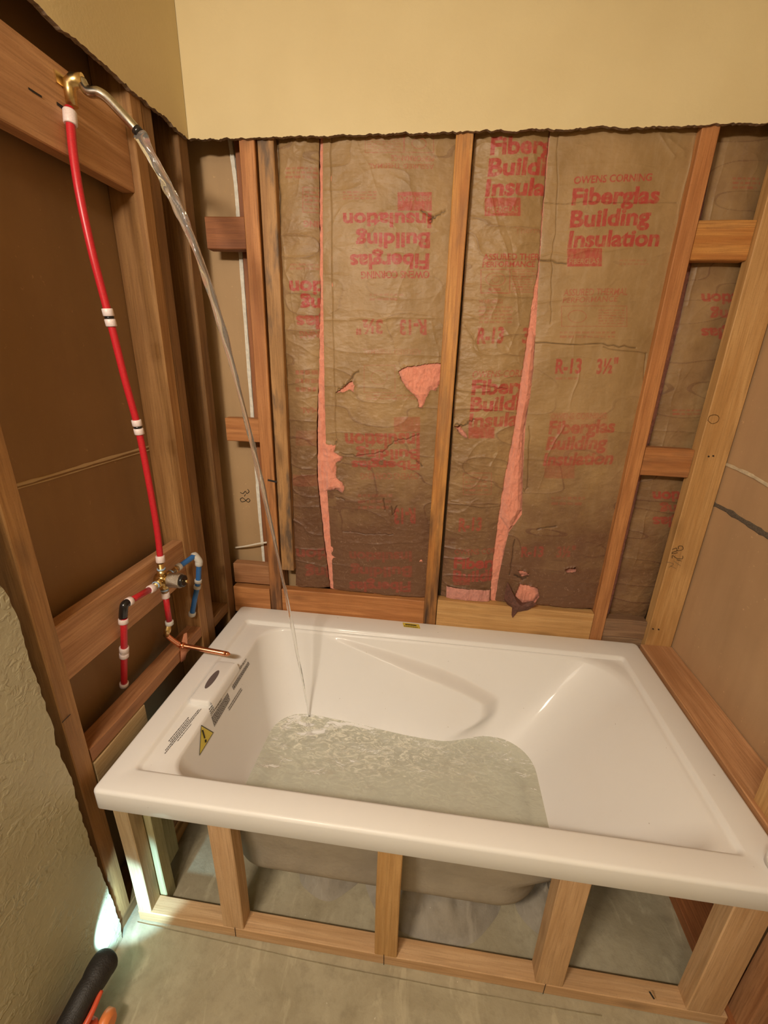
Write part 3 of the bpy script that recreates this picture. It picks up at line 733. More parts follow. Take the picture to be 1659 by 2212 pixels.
# drop to the tub spout
g0 = valve - Z * .046; g1 = Vector(at(366, 1345, 1, valve.y + .004)); g2 = Vector(at(359, 1372, 1, valve.y + .010))
t = thing('spout_drop_pipe', 'short red tube dropping from the valve to the copper stub', 'pipe', g1)
tube('red_tube', [g0, g1], RP, PEXR, t, 18); crimp(g0 + (g1 - g0) * .05, g1 - g0, t, .0120, .018); crimp(g1, g1 - g0, t, .0118, .014, MATS['grey_ring'])
tube('brass_adapter', [g1, g1 + (g2 - g1) * .45, g1 + (g2 - g1) * .46, g1 + (g2 - g1) * .75, g2], [.0082, .0082, .0098, .0098, .0092], BRASS, t, 16)
# copper stub-out on its flange
s0 = Vector(at(392, 1394, 0, -.029)); s1 = Vector(at(488, 1412, 1, s0.y + .012))
t = thing('copper_stub_out', 'bright copper stub pipe on a copper flange, pointing over the tub rim', 'pipe', s0)
tube('stub_pipe', spline([g2 + Vector((0, 0, .006)), g2 + Vector((.002, .006, -.010)), s0 * .75 + g2 * .25 + Vector((0, 0, -.004)), s0 + (s0 - s1) * .02, s0 * .5 + s1 * .5, s1], 6), .0078, COPPER, t, 18)
ds = (s1 - s0).normalized()
tube('closed_tip', [s1 - ds * .002, s1 + ds * .006, s1 + ds * .013, s1 + ds * .015], [.0079, .0072, .003, .0008], COPPER, t, 18)
V1, F1 = boxverts(-.0285, -.0268, s0.y - .014, s0.y + .032, .024, .060 + .012)
Pf = [(s0.y - .018, .020), (s0.y + .006, .014), (s0.y + .026, .040), (s0.y + .034, .098), (s0.y + .018, .104), (s0.y - .010, .070)]
sheet('flange', Pf, 0, -.0290, -.0272, COPPER, t)
tube('flange_collar', [s0 - ds * .004, s0 + ds * .010], [.0105, .0100], COPPER, t, 18)

# white cable across the narrow left bay
tag(tube('electrical_cable', spline([at(508, 1183, 1, .075), at(530, 1180, 1, .06), at(560, 1174, 1, .05), at(590, 1170, 1, .048)], 6), .0035, CABLE, None, 10),
    'white electrical cable crossing the narrow left bay', 'cable')
# white gypsum edge strip in the left bay
Ps = [at(497, 300, 1, .088), at(512, 420, 1, .088), at(521, 560, 1, .088), at(545, 890, 1, .088), at(560, 1090, 1, .088), at(572, 1225, 1, .088)]
V = []; F = []
q = spline(Ps, 14)
for i, p in enumerate(q):
    wv = .0062 + .0016 * rs.rand()
    for dx, dy in ((-wv, .003), (-wv * .9, -.004), (wv * .8, -.004), (wv, .003)): V.append((p[0] + dx + .001 * rs.rand(), p[1] + dy, p[2]))
for i in range(len(q) - 1):
    b = i * 4; F += [[b, b + 1, b + 5, b + 4], [b + 1, b + 2, b + 6, b + 5], [b + 2, b + 3, b + 7, b + 6]]
tag(mk('gypsum_strip', V, F, GYP), 'thin ragged white drywall edge running up the narrow left bay', 'drywall edge')

# mortar under the tub
for k, (x, y, r1, r2, lab) in enumerate([(.82, -.60, .20, .11, 'long low mound of grey mortar under the tub bottom'), (.50, -.57, .10, .08, 'smaller grey mortar heap under the left part of the tub'), (1.15, -.56, .09, .09, 'grey mortar heap under the right part of the tub')]):
    n1 = 60; aa = np.linspace(0, 2 * math.pi, n1 + 1)[:-1]; V = [(x, y, ZB - .012)]; F = []
    m_ = 14
    for i in range(1, m_ + 1):
        f = i / m_
        for j_, a_ in enumerate(aa):
            px = x + r1 * f * math.cos(a_) * (1 + .08 * math.sin(3 * a_ + k)); py = y + r2 * f * math.sin(a_) * (1 + .06 * math.sin(4 * a_ + k))
            hh = (1 - f * f) ** 1.2 * .080; nz = float(vn(np.array(px), np.array(py), .03, .03, 60)); V.append((px, py, -.549 + hh * (.55 + .45 * nz)))
    V[0] = (x, y, -.549 + .080)
    for j_ in range(n1): F.append([0, 1 + j_, 1 + (j_ + 1) % n1])
    for i in range(m_ - 1):
        for j_ in range(n1): a_ = 1 + i * n1 + j_; b_ = 1 + i * n1 + (j_ + 1) % n1; F.append([a_, a_ + n1, b_ + n1, b_])
    tag(mk('mortar_mound', V, F, MORTAR, None, True), lab, 'mortar')

# ------------------------------------------------------------------ cordless light on the floor
L0 = Vector((.040, -.935, -.412)); L1 = Vector((.034, -1.04, -.425))
t = thing('work_light', 'black and orange cordless light on the floor against the left wall', 'work light', (.04, -1.0, -.548))
hd = spline([L0 + Vector((.002, .026, -.004)), L0 + Vector((.002, .020, -.002)), L0 + Vector((0, .006, 0)), L0 + Vector((0, -.018, 0)), L0 + Vector((-.003, -.040, -.001)), L1 + Vector((0, .02, 0)), L1 + Vector((0, -.06, -.004))], 5)
rad = np.interp(np.linspace(0, 1, len(hd)), [0, .05, .12, .25, .42, .55, .7, 1], [.014, .023, .029, .031, .030, .027, .026, .028])
tube('black_grip', hd, list(rad), plain('black_rubber', (.017, .014, .013), .55, bump=.4, bscale=300), t, 24)
tube('lens', [L0 + Vector((.002, .0262, -.004)), L0 + Vector((.002, .0275, -.004))], .010, plain('led_lens', (.9, .95, 1.0), .2), t, 20)
ORG = plain('red_orange_plastic', (.62, .085, .035), .35)
sp = spline([(.066, -.962, -.418), (.068, -1.00, -.425), (.060, -1.05, -.44), (.055, -1.11, -.455)], 6)
tube('red_trim', sp, [.005 + .004 * k / len(sp) for k in range(len(sp))], ORG, t, 12)
V1, F1 = boxverts(.0, .078, -1.16, -.985, -.548, -.450); bd = mk('orange_body', V1, F1, ORG, t); b = bd.modifiers.new('bevel', 'BEVEL'); b.width = .018; b.segments = 4
tube('orange_knob', [(.074, -.985, -.49), (.086, -.985, -.49), (.094, -.985, -.49)], [.026, .025, .018], plain('orange_plastic', (.80, .24, .07), .4), t, 28)
tube('chrome_screw', [(.092, -1.0, -.502), (.104, -1.002, -.506)], [.004, .004], CHROME, t, 10)
sl = bpy.data.lights.new('work_light_led', 'SPOT'); sl.energy = 3.4; sl.color = (.42, .80, 1.0); sl.spot_size = math.radians(104); sl.spot_blend = .35; sl.shadow_soft_size = .006
so = bpy.data.objects.new('work_light_led', sl); COL.objects.link(so); so.location = (.045, -.904, -.432 + H)
so.rotation_euler = (Vector((.002, -.79, -.440)) - Vector((.045, -.904, -.432))).to_track_quat('-Z', 'Y').to_euler()

# ------------------------------------------------------------------ insulation with printed kraft facing
YI = .030
def px(u, v): p = at(u, v, 1, YI); return (p[0], p[2])
IX0, IX1, IZ0, IZ1, IS = .19, 1.62, .0, 1.62, .0007
NXI = int((IX1 - IX0) / IS); NZI = int((IZ1 - IZ0) / IS)
def blank(): return np.zeros((NZI, NXI), np.float32)
def text_tris(s, bold=.012):
    cu = bpy.data.curves.new('t', 'FONT'); cu.body = s; cu.size = 1.0; cu.offset = bold; cu.resolution_u = 3
    ob = bpy.data.objects.new('t', cu); COL.objects.link(ob); bpy.context.view_layer.update()
    me = ob.evaluated_get(bpy.context.evaluated_depsgraph_get()).to_mesh(); me.calc_loop_triangles()
    v = np.array([x.co[:2] for x in me.vertices]) if len(me.vertices) else np.zeros((0, 2)); T = np.array([t.vertices[:] for t in me.loop_triangles])
    bpy.data.objects.remove(ob); bpy.data.curves.remove(cu); return v, T
def fill_tri(img, A, B, Cc, val):
    x0 = max(int(min(A[0], B[0], Cc[0])), 0); x1 = min(int(max(A[0], B[0], Cc[0])) + 2, img.shape[1]); y0 = max(int(min(A[1], B[1], Cc[1])), 0); y1 = min(int(max(A[1], B[1], Cc[1])) + 2, img.shape[0])
    if x0 >= x1 or y0 >= y1: return
    Yg, Xg = np.mgrid[y0:y1, x0:x1] + .5
    def e(P, Q): return (Q[0] - P[0]) * (Yg - P[1]) - (Q[1] - P[1]) * (Xg - P[0])
    a, b, c = e(A, B), e(B, Cc), e(Cc, A); m_ = ((a >= -.3) & (b >= -.3) & (c >= -.3)) | ((a <= .3) & (b <= .3) & (c <= .3))
    s = img[y0:y1, x0:x1]; s[m_] = np.maximum(s[m_], val) if val > 0 else 0
def put(img, s, p0, p1, top, val=1.0, bold=.036):
    v, T = text_tris(s, bold)
    if not len(T): return
    w_ = v[:, 0].max(); x_ = v[:, 0].min(); caph = .72
    P0 = np.array(px(*p0)); P1 = np.array(px(*p1)); Tp = np.array(px(*top))
    U = (P1 - P0); Vv = (Tp - P0) / caph
    Q = P0 + np.outer((v[:, 0] - x_) / (w_ - x_), U) + np.outer(v[:, 1], Vv); Q = np.stack([(Q[:, 0] - IX0) / IS, (Q[:, 1] - IZ0) / IS], 1)
    for a, b, c in T: fill_tri(img, Q[a], Q[b], Q[c], val)
def quad(img, Pq, val):
    Q = [np.array([(px(*p)[0] - IX0) / IS, (px(*p)[1] - IZ0) / IS]) for p in Pq]
    fill_tri(img, Q[0], Q[1], Q[2], val); fill_tri(img, Q[0], Q[2], Q[3], val)
def rect(img, u0, v0, u1, v1, val=.8, outline=False, wd=1.6):
    if not outline: return quad(img, [(u0, v0), (u1, v0), (u1, v1), (u0, v1)], val)
    for a in ((u0, v0, u1, v0 + wd), (u0, v1 - wd, u1, v1), (u0, v0, u0 + wd, v1), (u1 - wd, v0, u1, v1)): rect(img, *a, val)
def para(img, u0, v0, u1, v1, rows, val=.5, seed=1):
    r = np.random.RandomState(seed); h = (v1 - v0) / rows
    for k in range(rows):
        u = u0
        while u < u1 - (r.rand() * 12 if k == rows - 1 else 2):
            w_ = r.uniform(5, 16); rect(img, u, v0 + k * h + h * .25, min(u + w_, u1), v0 + k * h + h * .75, val * r.uniform(.6, 1)); u += w_ + 3
def circle(img, u, v, ru, rv, val):
    for k in range(28):
        a, b = 2 * math.pi * k / 28, 2 * math.pi * (k + 1) / 28
        quad(img, [(u + ru * math.cos(a), v + rv * math.sin(a)), (u + ru * math.cos(b), v + rv * math.sin(b)), (u + (ru - 1.6) * math.cos(b), v + (rv - 1.6) * math.sin(b)), (u + (ru - 1.6) * math.cos(a), v + (rv - 1.6) * math.sin(a))], val)
FR = 'R-13'; TH = '3½"'
I1 = blank()   # inner left facing, printed upside down, cut by the seam
rect(I1, 655, 405, 720, 460, .6, True); para(I1, 660, 412, 690, 455, 5, .6, 2); para(I1, 618, 360, 700, 388, 3, .5, 3)
put(I1, 'WARNING', (742, 478), (657, 478), (742, 491), .6); para(I1, 628, 568, 690, 585, 2, .4, 4)
put(I1, 'Insulation', (812, 608), (626, 608), (812, 640)); put(I1, 'Building', (798, 645), (650, 645), (798, 675)); put(I1, 'Fiberglas', (812, 683), (641, 683), (812, 712), .8)
put(I1, 'OWENS CORNING', (790, 716), (648, 716), (790, 730), .5); para(I1, 640, 795, 690, 850, 3, .5, 5); put(I1, 'THERMAL', (740, 880), (650, 880), (740, 892), .4)
rect(I1, 640, 930, 690, 962, .18); rect(I1, 632, 1025, 688, 1050, .22); put(I1, 'Insulation', (810, 1185), (640, 1185), (810, 1210), .4); put(I1, 'Building', (800, 1225), (660, 1225), (800, 1250), .35)
I2 = blank()   # big left facing, upside down
put(I2, 'OWENS CORNING', (928, 586), (781, 588), (928, 602), .95, .020); put(I2, 'Fiberglas', (928, 550), (757, 552), (927, 583)); put(I2, 'Building', (930, 505), (770, 507), (929, 538)); put(I2, 'Insulation', (933, 463), (742, 463), (932, 494))
rect(I2, 860, 417, 933, 457, .85); put(I2, 'FIBERGLAS', (930, 425), (864, 425), (930, 437), -1, .0); para(I2, 742, 414, 815, 434, 3, .5, 7)
put(I2, 'PERFORMANCE', (938, 340), (846, 340), (938, 352), .65, .004); put(I2, 'ASSURED THERMAL', (938, 357), (798, 357), (938, 368), .65, .004)
rect(I2, 874, 296, 938, 334, .6, True); circle(I2, 906, 314, 16, 12, .6); rect(I2, 790, 298, 874, 334, .5, True); para(I2, 795, 302, 870, 330, 5, .35, 8)
para(I2, 800, 633, 872, 652, 2, .35, 9); put(I2, FR, (922, 692), (864, 692), (922, 724), .75); put(I2, TH, (828, 692), (770, 692), (828, 722), .7)
put(I2, 'ASSURED THERMAL', (912, 754), (785, 754), (912, 766), .3, .004); rect(I2, 787, 788, 855, 848, .35, True); circle(I2, 820, 815, 18, 16, .3); para(I2, 792, 850, 905, 864, 2, .35, 10)
rect(I2, 852, 900, 908, 932, .4); put(I2, 'Insulation', (907, 936), (746, 936), (907, 968), .7); put(I2, 'Building', (907, 970), (770, 970), (907, 992), .7); put(I2, 'Fiberglas', (907, 994), (760, 994), (907, 1014), .7)
put(I2, 'OWENS CORNING', (905, 1020), (780, 1020), (905, 1034), .45, .004); put(I2, FR, (898, 1097), (852, 1097), (898, 1130), .55); para(I2, 775, 1062, 850, 1100, 3, .3, 12)
put(I2, 'Insulation', (890, 1190), (755, 1190), (890, 1212), .3); put(I2, 'Building', (890, 1222), (758, 1222), (890, 1244), .35); put(I2, 'Fiberglas', (888, 1254), (755, 1254), (888, 1276), .45)
I3 = blank()   # inner right facing, upright
put(I3, 'Fiberglas', (1059, 335), (1252, 330), (1061, 297)); put(I3, 'Building', (1053, 381), (1235, 377), (1057, 343)); put(I3, 'Insulation', (1048, 424), (1268, 420), (1052, 388))
rect(I3, 1047, 429, 1124, 468, .85); put(I3, 'FIBERGLAS', (1051, 463), (1118, 461), (1052, 448), -1, 0); put(I3, '6 in', (1168, 465), (1200, 465), (1168, 448), .7)
put(I3, 'Thermal', (1112, 505), (1180, 503), (1112, 492), .35, .002)
put(I3, 'ASSURED THERMAL', (1043, 563), (1200, 561), (1044, 549), .9, .022); put(I3, 'PERFORMANCE', (1042, 578), (1156, 576), (1043, 566), .9, .022)
rect(I3, 1038, 582, 1102, 634, .7, True); circle(I3, 1070, 604, 22, 15, .6); circle(I3, 1070, 604, 9, 8, .5); para(I3, 1055, 620, 1086, 632, 1, .6, 13); rect(I3, 1100, 582, 1160, 632, .5, True); para(I3, 1106, 584, 1158, 628, 8, .55, 14)
put(I3, 'WARNING:', (1034, 656), (1086, 655), (1034, 647), .6, .004); para(I3, 1034, 660, 1108, 700, 5, .45, 15)
put(I3, FR, (1030, 742), (1086, 740), (1033, 708), .85); put(I3, TH, (1128, 740), (1190, 738), (1130, 708), .8)
put(I3, 'OWENS-CORNING', (1020, 816), (1165, 812), (1022, 801), .7, .006); put(I3, 'Fiberglas', (1018, 852), (1190, 846), (1021, 820), .9); put(I3, 'Building', (1015, 888), (1172, 882), (1018, 857), .9); put(I3, 'Insulation', (1012, 922), (1195, 916), (1015, 892), .8)
rect(I3, 1012, 922, 1068, 946, .7); rect(I3, 1000, 1020, 1062, 1068, .4, True); para(I3, 1005, 1026, 1056, 1062, 4, .35, 16); put(I3, FR, (990, 1146), (1040, 1144), (992, 1118), .6)
put(I3, 'OWENS CORNING', (982, 1196), (1110, 1196), (982, 1184), .55, .006); put(I3, 'Fiberglas', (980, 1226), (1120, 1226), (981, 1202), .8); put(I3, 'Building', (978, 1254), (1100, 1254), (979, 1230), .6); rect(I3, 980, 1246, 1015, 1262, .35)
I4 = blank()   # big right facing, upright
put(I4, 'OWENS CORNING', (1238, 399), (1404, 393), (1240, 383), .95, .022); put(I4, 'Fiberglas', (1233, 444), (1420, 440), (1237, 408)); put(I4, 'Building', (1229, 492), (1400, 486), (1233, 456)); put(I4, 'Insulation', (1225, 535), (1420, 532), (1230, 500))
rect(I4, 1224, 538, 1297, 577, .9); put(I4, 'FIBERGLAS', (1228, 572), (1290, 571), (1229, 560), -1, 0); para(I4, 1335, 560, 1398, 576, 2, .35, 17)
put(I4, 'ASSURED THERMAL', (1216, 640), (1352, 638), (1218, 625), .65, .006); put(I4, 'PERFORMANCE', (1214, 655), (1330, 652), (1216, 643), .65, .006)
rect(I4, 1211, 661, 1352, 706, .5, True); circle(I4, 1245, 684, 20, 14, .5); para(I4, 1290, 668, 1346, 702, 6, .45, 18); para(I4, 1208, 714, 1330, 732, 2, .45, 19)
put(I4, FR, (1198, 806), (1253, 805), (1201, 775), .85); put(I4, TH, (1285, 806), (1330, 804), (1288, 775), .8); para(I4, 1199, 812, 1254, 822, 1, .35, 20)
rect(I4, 1187, 890, 1310, 1000, .16); rect(I4, 1175, 1000, 1240, 1032, .3)
put(I4, 'OWENS CORNING', (1189, 905), (1306, 903), (1190, 892), .5, .008); put(I4, 'Fiberglas', (1184, 936), (1325, 932), (1187, 908), .7); put(I4, 'Building', (1178, 970), (1306, 967), (1183, 942), .7); put(I4, 'Insulation', (1172, 1004), (1320, 1000), (1177, 977), .7)
para(I4, 1190, 1068, 1262, 1092, 2, .3, 21); put(I4, FR, (1124, 1200), (1172, 1199), (1126, 1178), .5); put(I4, TH, (1200, 1200), (1240, 1198), (1202, 1178), .35)
I5 = blank()   # right bay, upside down, half hidden by the corner post
para(I5, 1596, 372, 1659, 402, 3, .5, 22); put(I5, 'Insulation', (1690, 632), (1526, 632), (1690, 657), .8); put(I5, 'Building', (1680, 668), (1545, 668), (1680, 692), .7); put(I5, 'Fiberglas', (1690, 708), (1524, 708), (1690, 732), .75)
para(I5, 1462, 884, 1540, 900, 2, .5, 23); put(I5, 'Insulation', (1570, 1067), (1417, 1067), (1570, 1090), .8); put(I5, 'Building', (1560, 1096), (1432, 1096), (1560, 1116), .6); put(I5, 'Fiberglas', (1565, 1122), (1416, 1122), (1565, 1145), .7)

def PX(L): return [px(*p) for p in L]
def zx(L):
    q = sorted([(p[1], p[0]) for p in PX(L)]); return np.array([a for a, b in q]), np.array([b for a, b in q])
def rough_poly(L, amp, seed):
    P = PX(L); r = np.random.RandomState(seed); out = []
    for (a, b) in zip(P, P[1:] + P[:1]):
        L_ = math.hypot(b[0] - a[0], b[1] - a[1]); n = max(1, int(L_ / .004))
        for k in range(n): t_ = k / n; out.append((a[0] + (b[0] - a[0]) * t_ + r.uniform(-amp, amp), a[1] + (b[1] - a[1]) * t_ + r.uniform(-amp, amp)))
    return out
def facing_h(X, Z, xl, xr, seed, crumple, y0):
    """depth of the paper face: soft pillows, folds and creases (towards the room is negative y)"""
    s = (X - xl) / (xr - xl); lowz = sstep((1.15 - Z) / .9)
    h = .010 * np.sin(np.pi * np.clip(s, 0, 1)) ** .7
    h = h + .010 * (fbm(X, Z, .12, .22, seed, 3) - .5)
    r1 = ridge(X + .25 * Z, Z, .16, .055, seed + 11) ** 7; r2 = ridge(X - .5 * Z, Z + .3 * X, .10, .09, seed + 23) ** 10
    h = h + (.0030 * crumple + .0010 * lowz) * r1 + .0020 * crumple * r2
    h = h + .0018 * (fbm(X, Z, .02, .012, seed + 41, 3) - .5) * (.5 + crumple + lowz)
    return y0 - h, r1, r2
def facing(L, Rr, ztop, zbot, img, seed, crumple, y0, holes=(), cracks=(), folds=(), wet=(0.0, 1.0), parent=None, bottom_rag=.004):
    zl_, xl_ = zx(L); zr_, xr_ = zx(Rr); dz = .0013; z = np.arange(zbot, ztop, dz)
    wid = max(np.interp(z, zr_, xr_) - np.interp(z, zl_, xl_)); n = int(wid / .0013)
    s = np.linspace(0, 1, n + 1)[None]; rr = np.random.RandomState(seed)
    el = np.interp(z, zl_, xl_) + .0014 * (vn(z, z * 0, .012, 1, seed + 1) - .5); er = np.interp(z, zr_, xr_) + .0014 * (vn(z, z * 0, .012, 1, seed + 2) - .5)
    X = el[:, None] * (1 - s) + er[:, None] * s; Z = np.repeat(z[:, None], n + 1, 1)
    Y, r1, r2 = facing_h(X, Z, el[:, None], er[:, None], seed, crumple, y0)
    for fpts, fh, fw in folds:      # distinct folds / creases drawn as polylines
        dd = segdist(X + .012 * (vn(X, Z, .05, .05, seed + 61) - .5), Z + .012 * (vn(X, Z, .05, .05, seed + 67) - .5), PX(fpts)); Y = Y - .75 * fh * vn(X, Z, .05, .05, seed + 71) * np.exp(-dd / fw)
    crack = np.zeros_like(X)
    for cpts, cw in cracks:
        P = PX(cpts); Pj = []
        for a, b in zip(P[:-1], P[1:]):
            for k in range(6): t_ = k / 6; Pj.append((a[0] + (b[0] - a[0]) * t_ + rr.uniform(-.003, .003), a[1] + (b[1] - a[1]) * t_ + rr.uniform(-.003, .003)))
        Pj.append(P[-1]); dd = segdist(X, Z, Pj); crack = np.maximum(crack, np.clip(1.4 - dd / cw, 0, 1) * (.4 if cw < .001 else .85) * (.5 + .5 * vn(X, Z, .02, .02, 77))); Y = Y + .003 * np.exp(-(dd / (cw * 2)) ** 2)
    keep = np.ones(X.shape, bool)
    for hp in holes:
        P = rough_poly(hp, .0016, seed + len(hp)); ins = inpoly(X, Z, P); keep &= ~ins; dd = segdist(X, Z, P + P[:1]); Y = Y - .006 * np.exp(-dd / .006) * (.4 + vn(X, Z, .012, .012, seed + 5))
    keep &= Z > zbot + bottom_rag * vn(X, X * 0, .02, 1, seed + 8) * 2
    ny, nx = X.shape; Fq = gridfaces(ny, nx); k = keep.ravel(); Fq = Fq[k[Fq].all(1)][:, [0, 1, 2, 3]]
    used = np.unique(Fq); mp = np.full(ny * nx, -1); mp[used] = np.arange(len(used)); Fq = mp[Fq]
    V = np.stack([X, Y, Z], -1).reshape(-1, 3)[used]
    iz = np.clip(((Z - IZ0) / IS).astype(int), 0, NZI - 2); ix = np.clip(((X - IX0) / IS).astype(int), 0, NXI - 2)
    ink = (img[iz, ix] + img[iz + 1, ix] + img[iz, ix + 1] + img[iz + 1, ix + 1]) / 4
    wt = np.clip(wet[0] + wet[1] * sstep((1.05 - Z) / 1.0), 0, 1.3) + .25 * (r1 > .8)
    o = mk('kraft_facing', V, Fq, KRAFT, parent, True)
    for nm, A in (('ink', ink), ('crack', crack), ('wet', wt)):
        at_ = o.data.attributes.new(nm, 'FLOAT', 'POINT'); at_.data.foreach_set('value', A.ravel()[used].astype(np.float32))
    return o
def wool(L, Rr, ztop, zbot, seed, y0, bulges=(), parent=None, mat=WOOL, edge=.006):
    zl_, xl_ = zx(L); zr_, xr_ = zx(Rr); z = np.arange(zbot, ztop, .0018); a = np.interp(z, zl_, xl_)[:, None]; b = np.interp(z, zr_, xr_)[:, None]
    n = max(4, int((b - a).max() / .0018)); s = np.linspace(0, 1, n + 1)[None]; X = a * (1 - s) + b * s; Z = np.repeat(z[:, None], n + 1, 1)
    X = X + .002 * (vn(Z, Z * 0, .014, 1, seed + 7) - .5)
    h = .008 * (fbm(X, Z, .022, .03, seed, 5) - .5) + .003 * ridge(X, Z, .012, .02, seed + 3) ** 2 + edge * np.sin(np.pi * s) ** .5
    for bp, bh in bulges:
        P = PX(bp); ins = inpoly(X, Z, P); dd = segdist(X, Z, P + P[:1]); h = h + bh * np.where(ins, .45 + .55 * np.clip(dd / .012, 0, 1), np.exp(-(dd / .004) ** 2) * .4)
    Y = y0 - h; return mk('fiberglass', np.stack([X, Y, Z], -1).reshape(-1, 3), gridfaces(*X.shape), mat, parent, True)
ZT = 1.60
tearA = [(861, 802), (880, 792), (903, 790), (930, 785), (957, 785), (957, 832), (948, 830), (941, 843), (930, 841), (921, 858), (912, 880), (905, 878), (903, 862), (893, 850), (880, 838), (868, 820)]
tearB = [(727, 848), (742, 838), (752, 828), (762, 822), (767, 833), (765, 846), (756, 840), (744, 846)]
blobC = [(702, 958), (726, 962), (722, 976), (742, 985), (736, 994), (727, 997), (728, 1030), (741, 1040), (746, 1052), (741, 1062), (728, 1054), (705, 1058)]
tearD = [(982, 920), (992, 919), (1003, 932), (1010, 946), (1000, 941), (990, 932)]
tearE = [(1122, 1256), (1145, 1262), (1158, 1264), (1162, 1285), (1150, 1300), (1128, 1300), (1108, 1292)]
tearF = [(1118, 1228), (1134, 1230), (1140, 1238), (1124, 1240)]; tearG = [(1218, 1224), (1240, 1221), (1240, 1230), (1222, 1232)]
L1a = [(598, 285), (600, 500), (612, 700), (622, 900), (630, 1060), (637, 1200), (640, 1300)]
R1a = [(689, 285), (690, 500), (692, 640), (689, 800), (684, 930), (685, 1040), (697, 1150), (716, 1300)]
L1b = [(698, 285), (698, 600), (702, 850), (705, 960), (708, 1060), (713, 1150), (723, 1300)]
R1b = [(986, 285), (972, 500), (962, 700), (950, 850), (938, 1000), (928, 1150), (921, 1340)]
L2a = [(1026, 285), (1010, 480), (998, 680), (982, 860), (974, 1000), (962, 1150), (948, 1345)]
R2a = [(1186, 285), (1172, 449), (1163, 575), (1152, 640), (1143, 700), (1130, 790), (1111, 928), (1090, 1033), (1077, 1117), (1066, 1200), (1056, 1345)]
L2b = [(1188, 285), (1174, 449), (1165, 575), (1158, 702), (1152, 800), (1134, 928), (1129, 1033), (1127, 1110), (1098, 1150), (1078, 1240), (1062, 1345)]
R2b = [(1516, 285), (1484, 460), (1448, 640), (1415, 800), (1375, 1000), (1335, 1160), (1282, 1345)]
L3 = [(1556, 285), (1527, 430), (1470, 700), (1420, 900), (1380, 1060), (1340, 1230), (1312, 1345)]
R3 = [(1700, 285), (1660, 500), (1620, 700), (1560, 900), (1500, 1100), (1440, 1250), (1390, 1370)]
def batt(name, label, pos): return thing(name, label, 'insulation', pos)
b1 = batt('insulation_batt', 'narrow wrinkled paper-faced strip left of the first pink seam, upside-down print', (.30, .05, .06))
facing(L1a, R1a, ZT, .094, I1, 11, 1.0, .034, folds=[([(628, 640), (660, 900), (690, 1150)], -.002, .004), ([(640, 700), (600, 480)], .004, .004), ([(665, 300), (640, 420)], .005, .003), ([(630, 805), (688, 815)], .005, .003), ([(632, 860), (688, 858)], .004, .003)],
       cracks=[([(601, 300), (604, 480), (606, 640), (617, 850), (628, 1040), (633, 1200)], .0022)], wet=(.35, .9), parent=b1)
wool([(592, 285), (640, 1300)], [(690, 285), (688, 930), (718, 1300)], ZT, .095, 21, .055, parent=b1)
b2 = batt('insulation_batt', 'wide torn kraft-faced batt left of the middle stud, with upside-down red print', (.55, .05, .06))
facing(L1b, R1b, ZT, .094, I2, 12, .45, .028, holes=[tearA, tearB, blobC],
       cracks=[([(912, 458), (935, 472), (930, 482)], .0016), ([(928, 478), (950, 466), (962, 457)], .0018), ([(730, 843), (752, 826), (764, 812), (775, 802)], .0014), ([(735, 978), (775, 984), (828, 975), (852, 952), (884, 946), (905, 938)], .0010),
               ([(725, 962), (728, 952)], .0016), ([(900, 995), (912, 1006)], .0018), ([(728, 1072), (745, 1078)], .0012), ([(740, 1148), (800, 1152), (850, 1152)], .0009), ([(716, 300), (717, 500), (722, 800), (728, 950)], .0006), ([(830, 1075), (832, 1100)], .0013), ([(858, 1090), (850, 1110), (846, 1092)], .0010)],
       folds=[([(700, 592), (800, 594), (850, 592)], .003, .003), ([(700, 688), (800, 690), (955, 688)], .005, .003), ([(770, 300), (820, 420)], .003, .006), ([(930, 700), (950, 760), (948, 860)], .004, .005)], wet=(.12, 1.15), parent=b2)
wool([(691, 285), (691, 640), (687, 930), (687, 1040), (699, 1150), (717, 1300)], R1b, ZT, .095, 22, .034, [(tearA, .009), (tearB, .006), (blobC, .014), ([(686, 850), (700, 850), (704, 960), (702, 1060), (690, 1060), (684, 960)], .006)], parent=b2)
b3 = batt('insulation_batt', 'crumpled kraft-faced strip right of the middle stud, with upright red print', (.88, .05, .06))
facing(L2a, R2a, ZT, .106, I3, 13, 1.25, .034, holes=[tearD], cracks=[([(982, 916), (1005, 920), (1012, 912), (1024, 906)], .0014), ([(1022, 830), (1060, 835), (1095, 840)], .0009)],
       folds=[([(1060, 425), (1085, 520), (1112, 640), (1120, 700)], .007, .004), ([(1075, 430), (1100, 520), (1125, 660)], -.003, .003), ([(1008, 700), (1040, 780), (1060, 800)], .008, .004), ([(1120, 700), (1095, 760)], .006, .004), ([(1080, 740), (1130, 790)], .006, .004),
              ([(980, 995), (1040, 1005), (1095, 1012)], .009, .005), ([(975, 1082), (1030, 1092), (1080, 1092)], .008, .004), ([(1000, 868), (1050, 880), (1105, 885)], .006, .004), ([(972, 1140), (1075, 1150)], .004, .003)], wet=(.15, .85), parent=b3, bottom_rag=.001)
wool(L2a, R2a, ZT, .107, 23, .048, [(tearD, .010)], parent=b3)
wk = wool([(965, 1258), (960, 1345)], [(1060, 1258), (1052, 1345)], .156, .106, 27, .026, parent=b3, mat=m_glasswool('dusty_glass_wool', (.74, .34, .27), (.52, .22, .18)), edge=.012)
b4 = batt('insulation_batt', 'wide smooth kraft-faced batt left of the right stud, clear upright red print', (1.2, .05, .06))
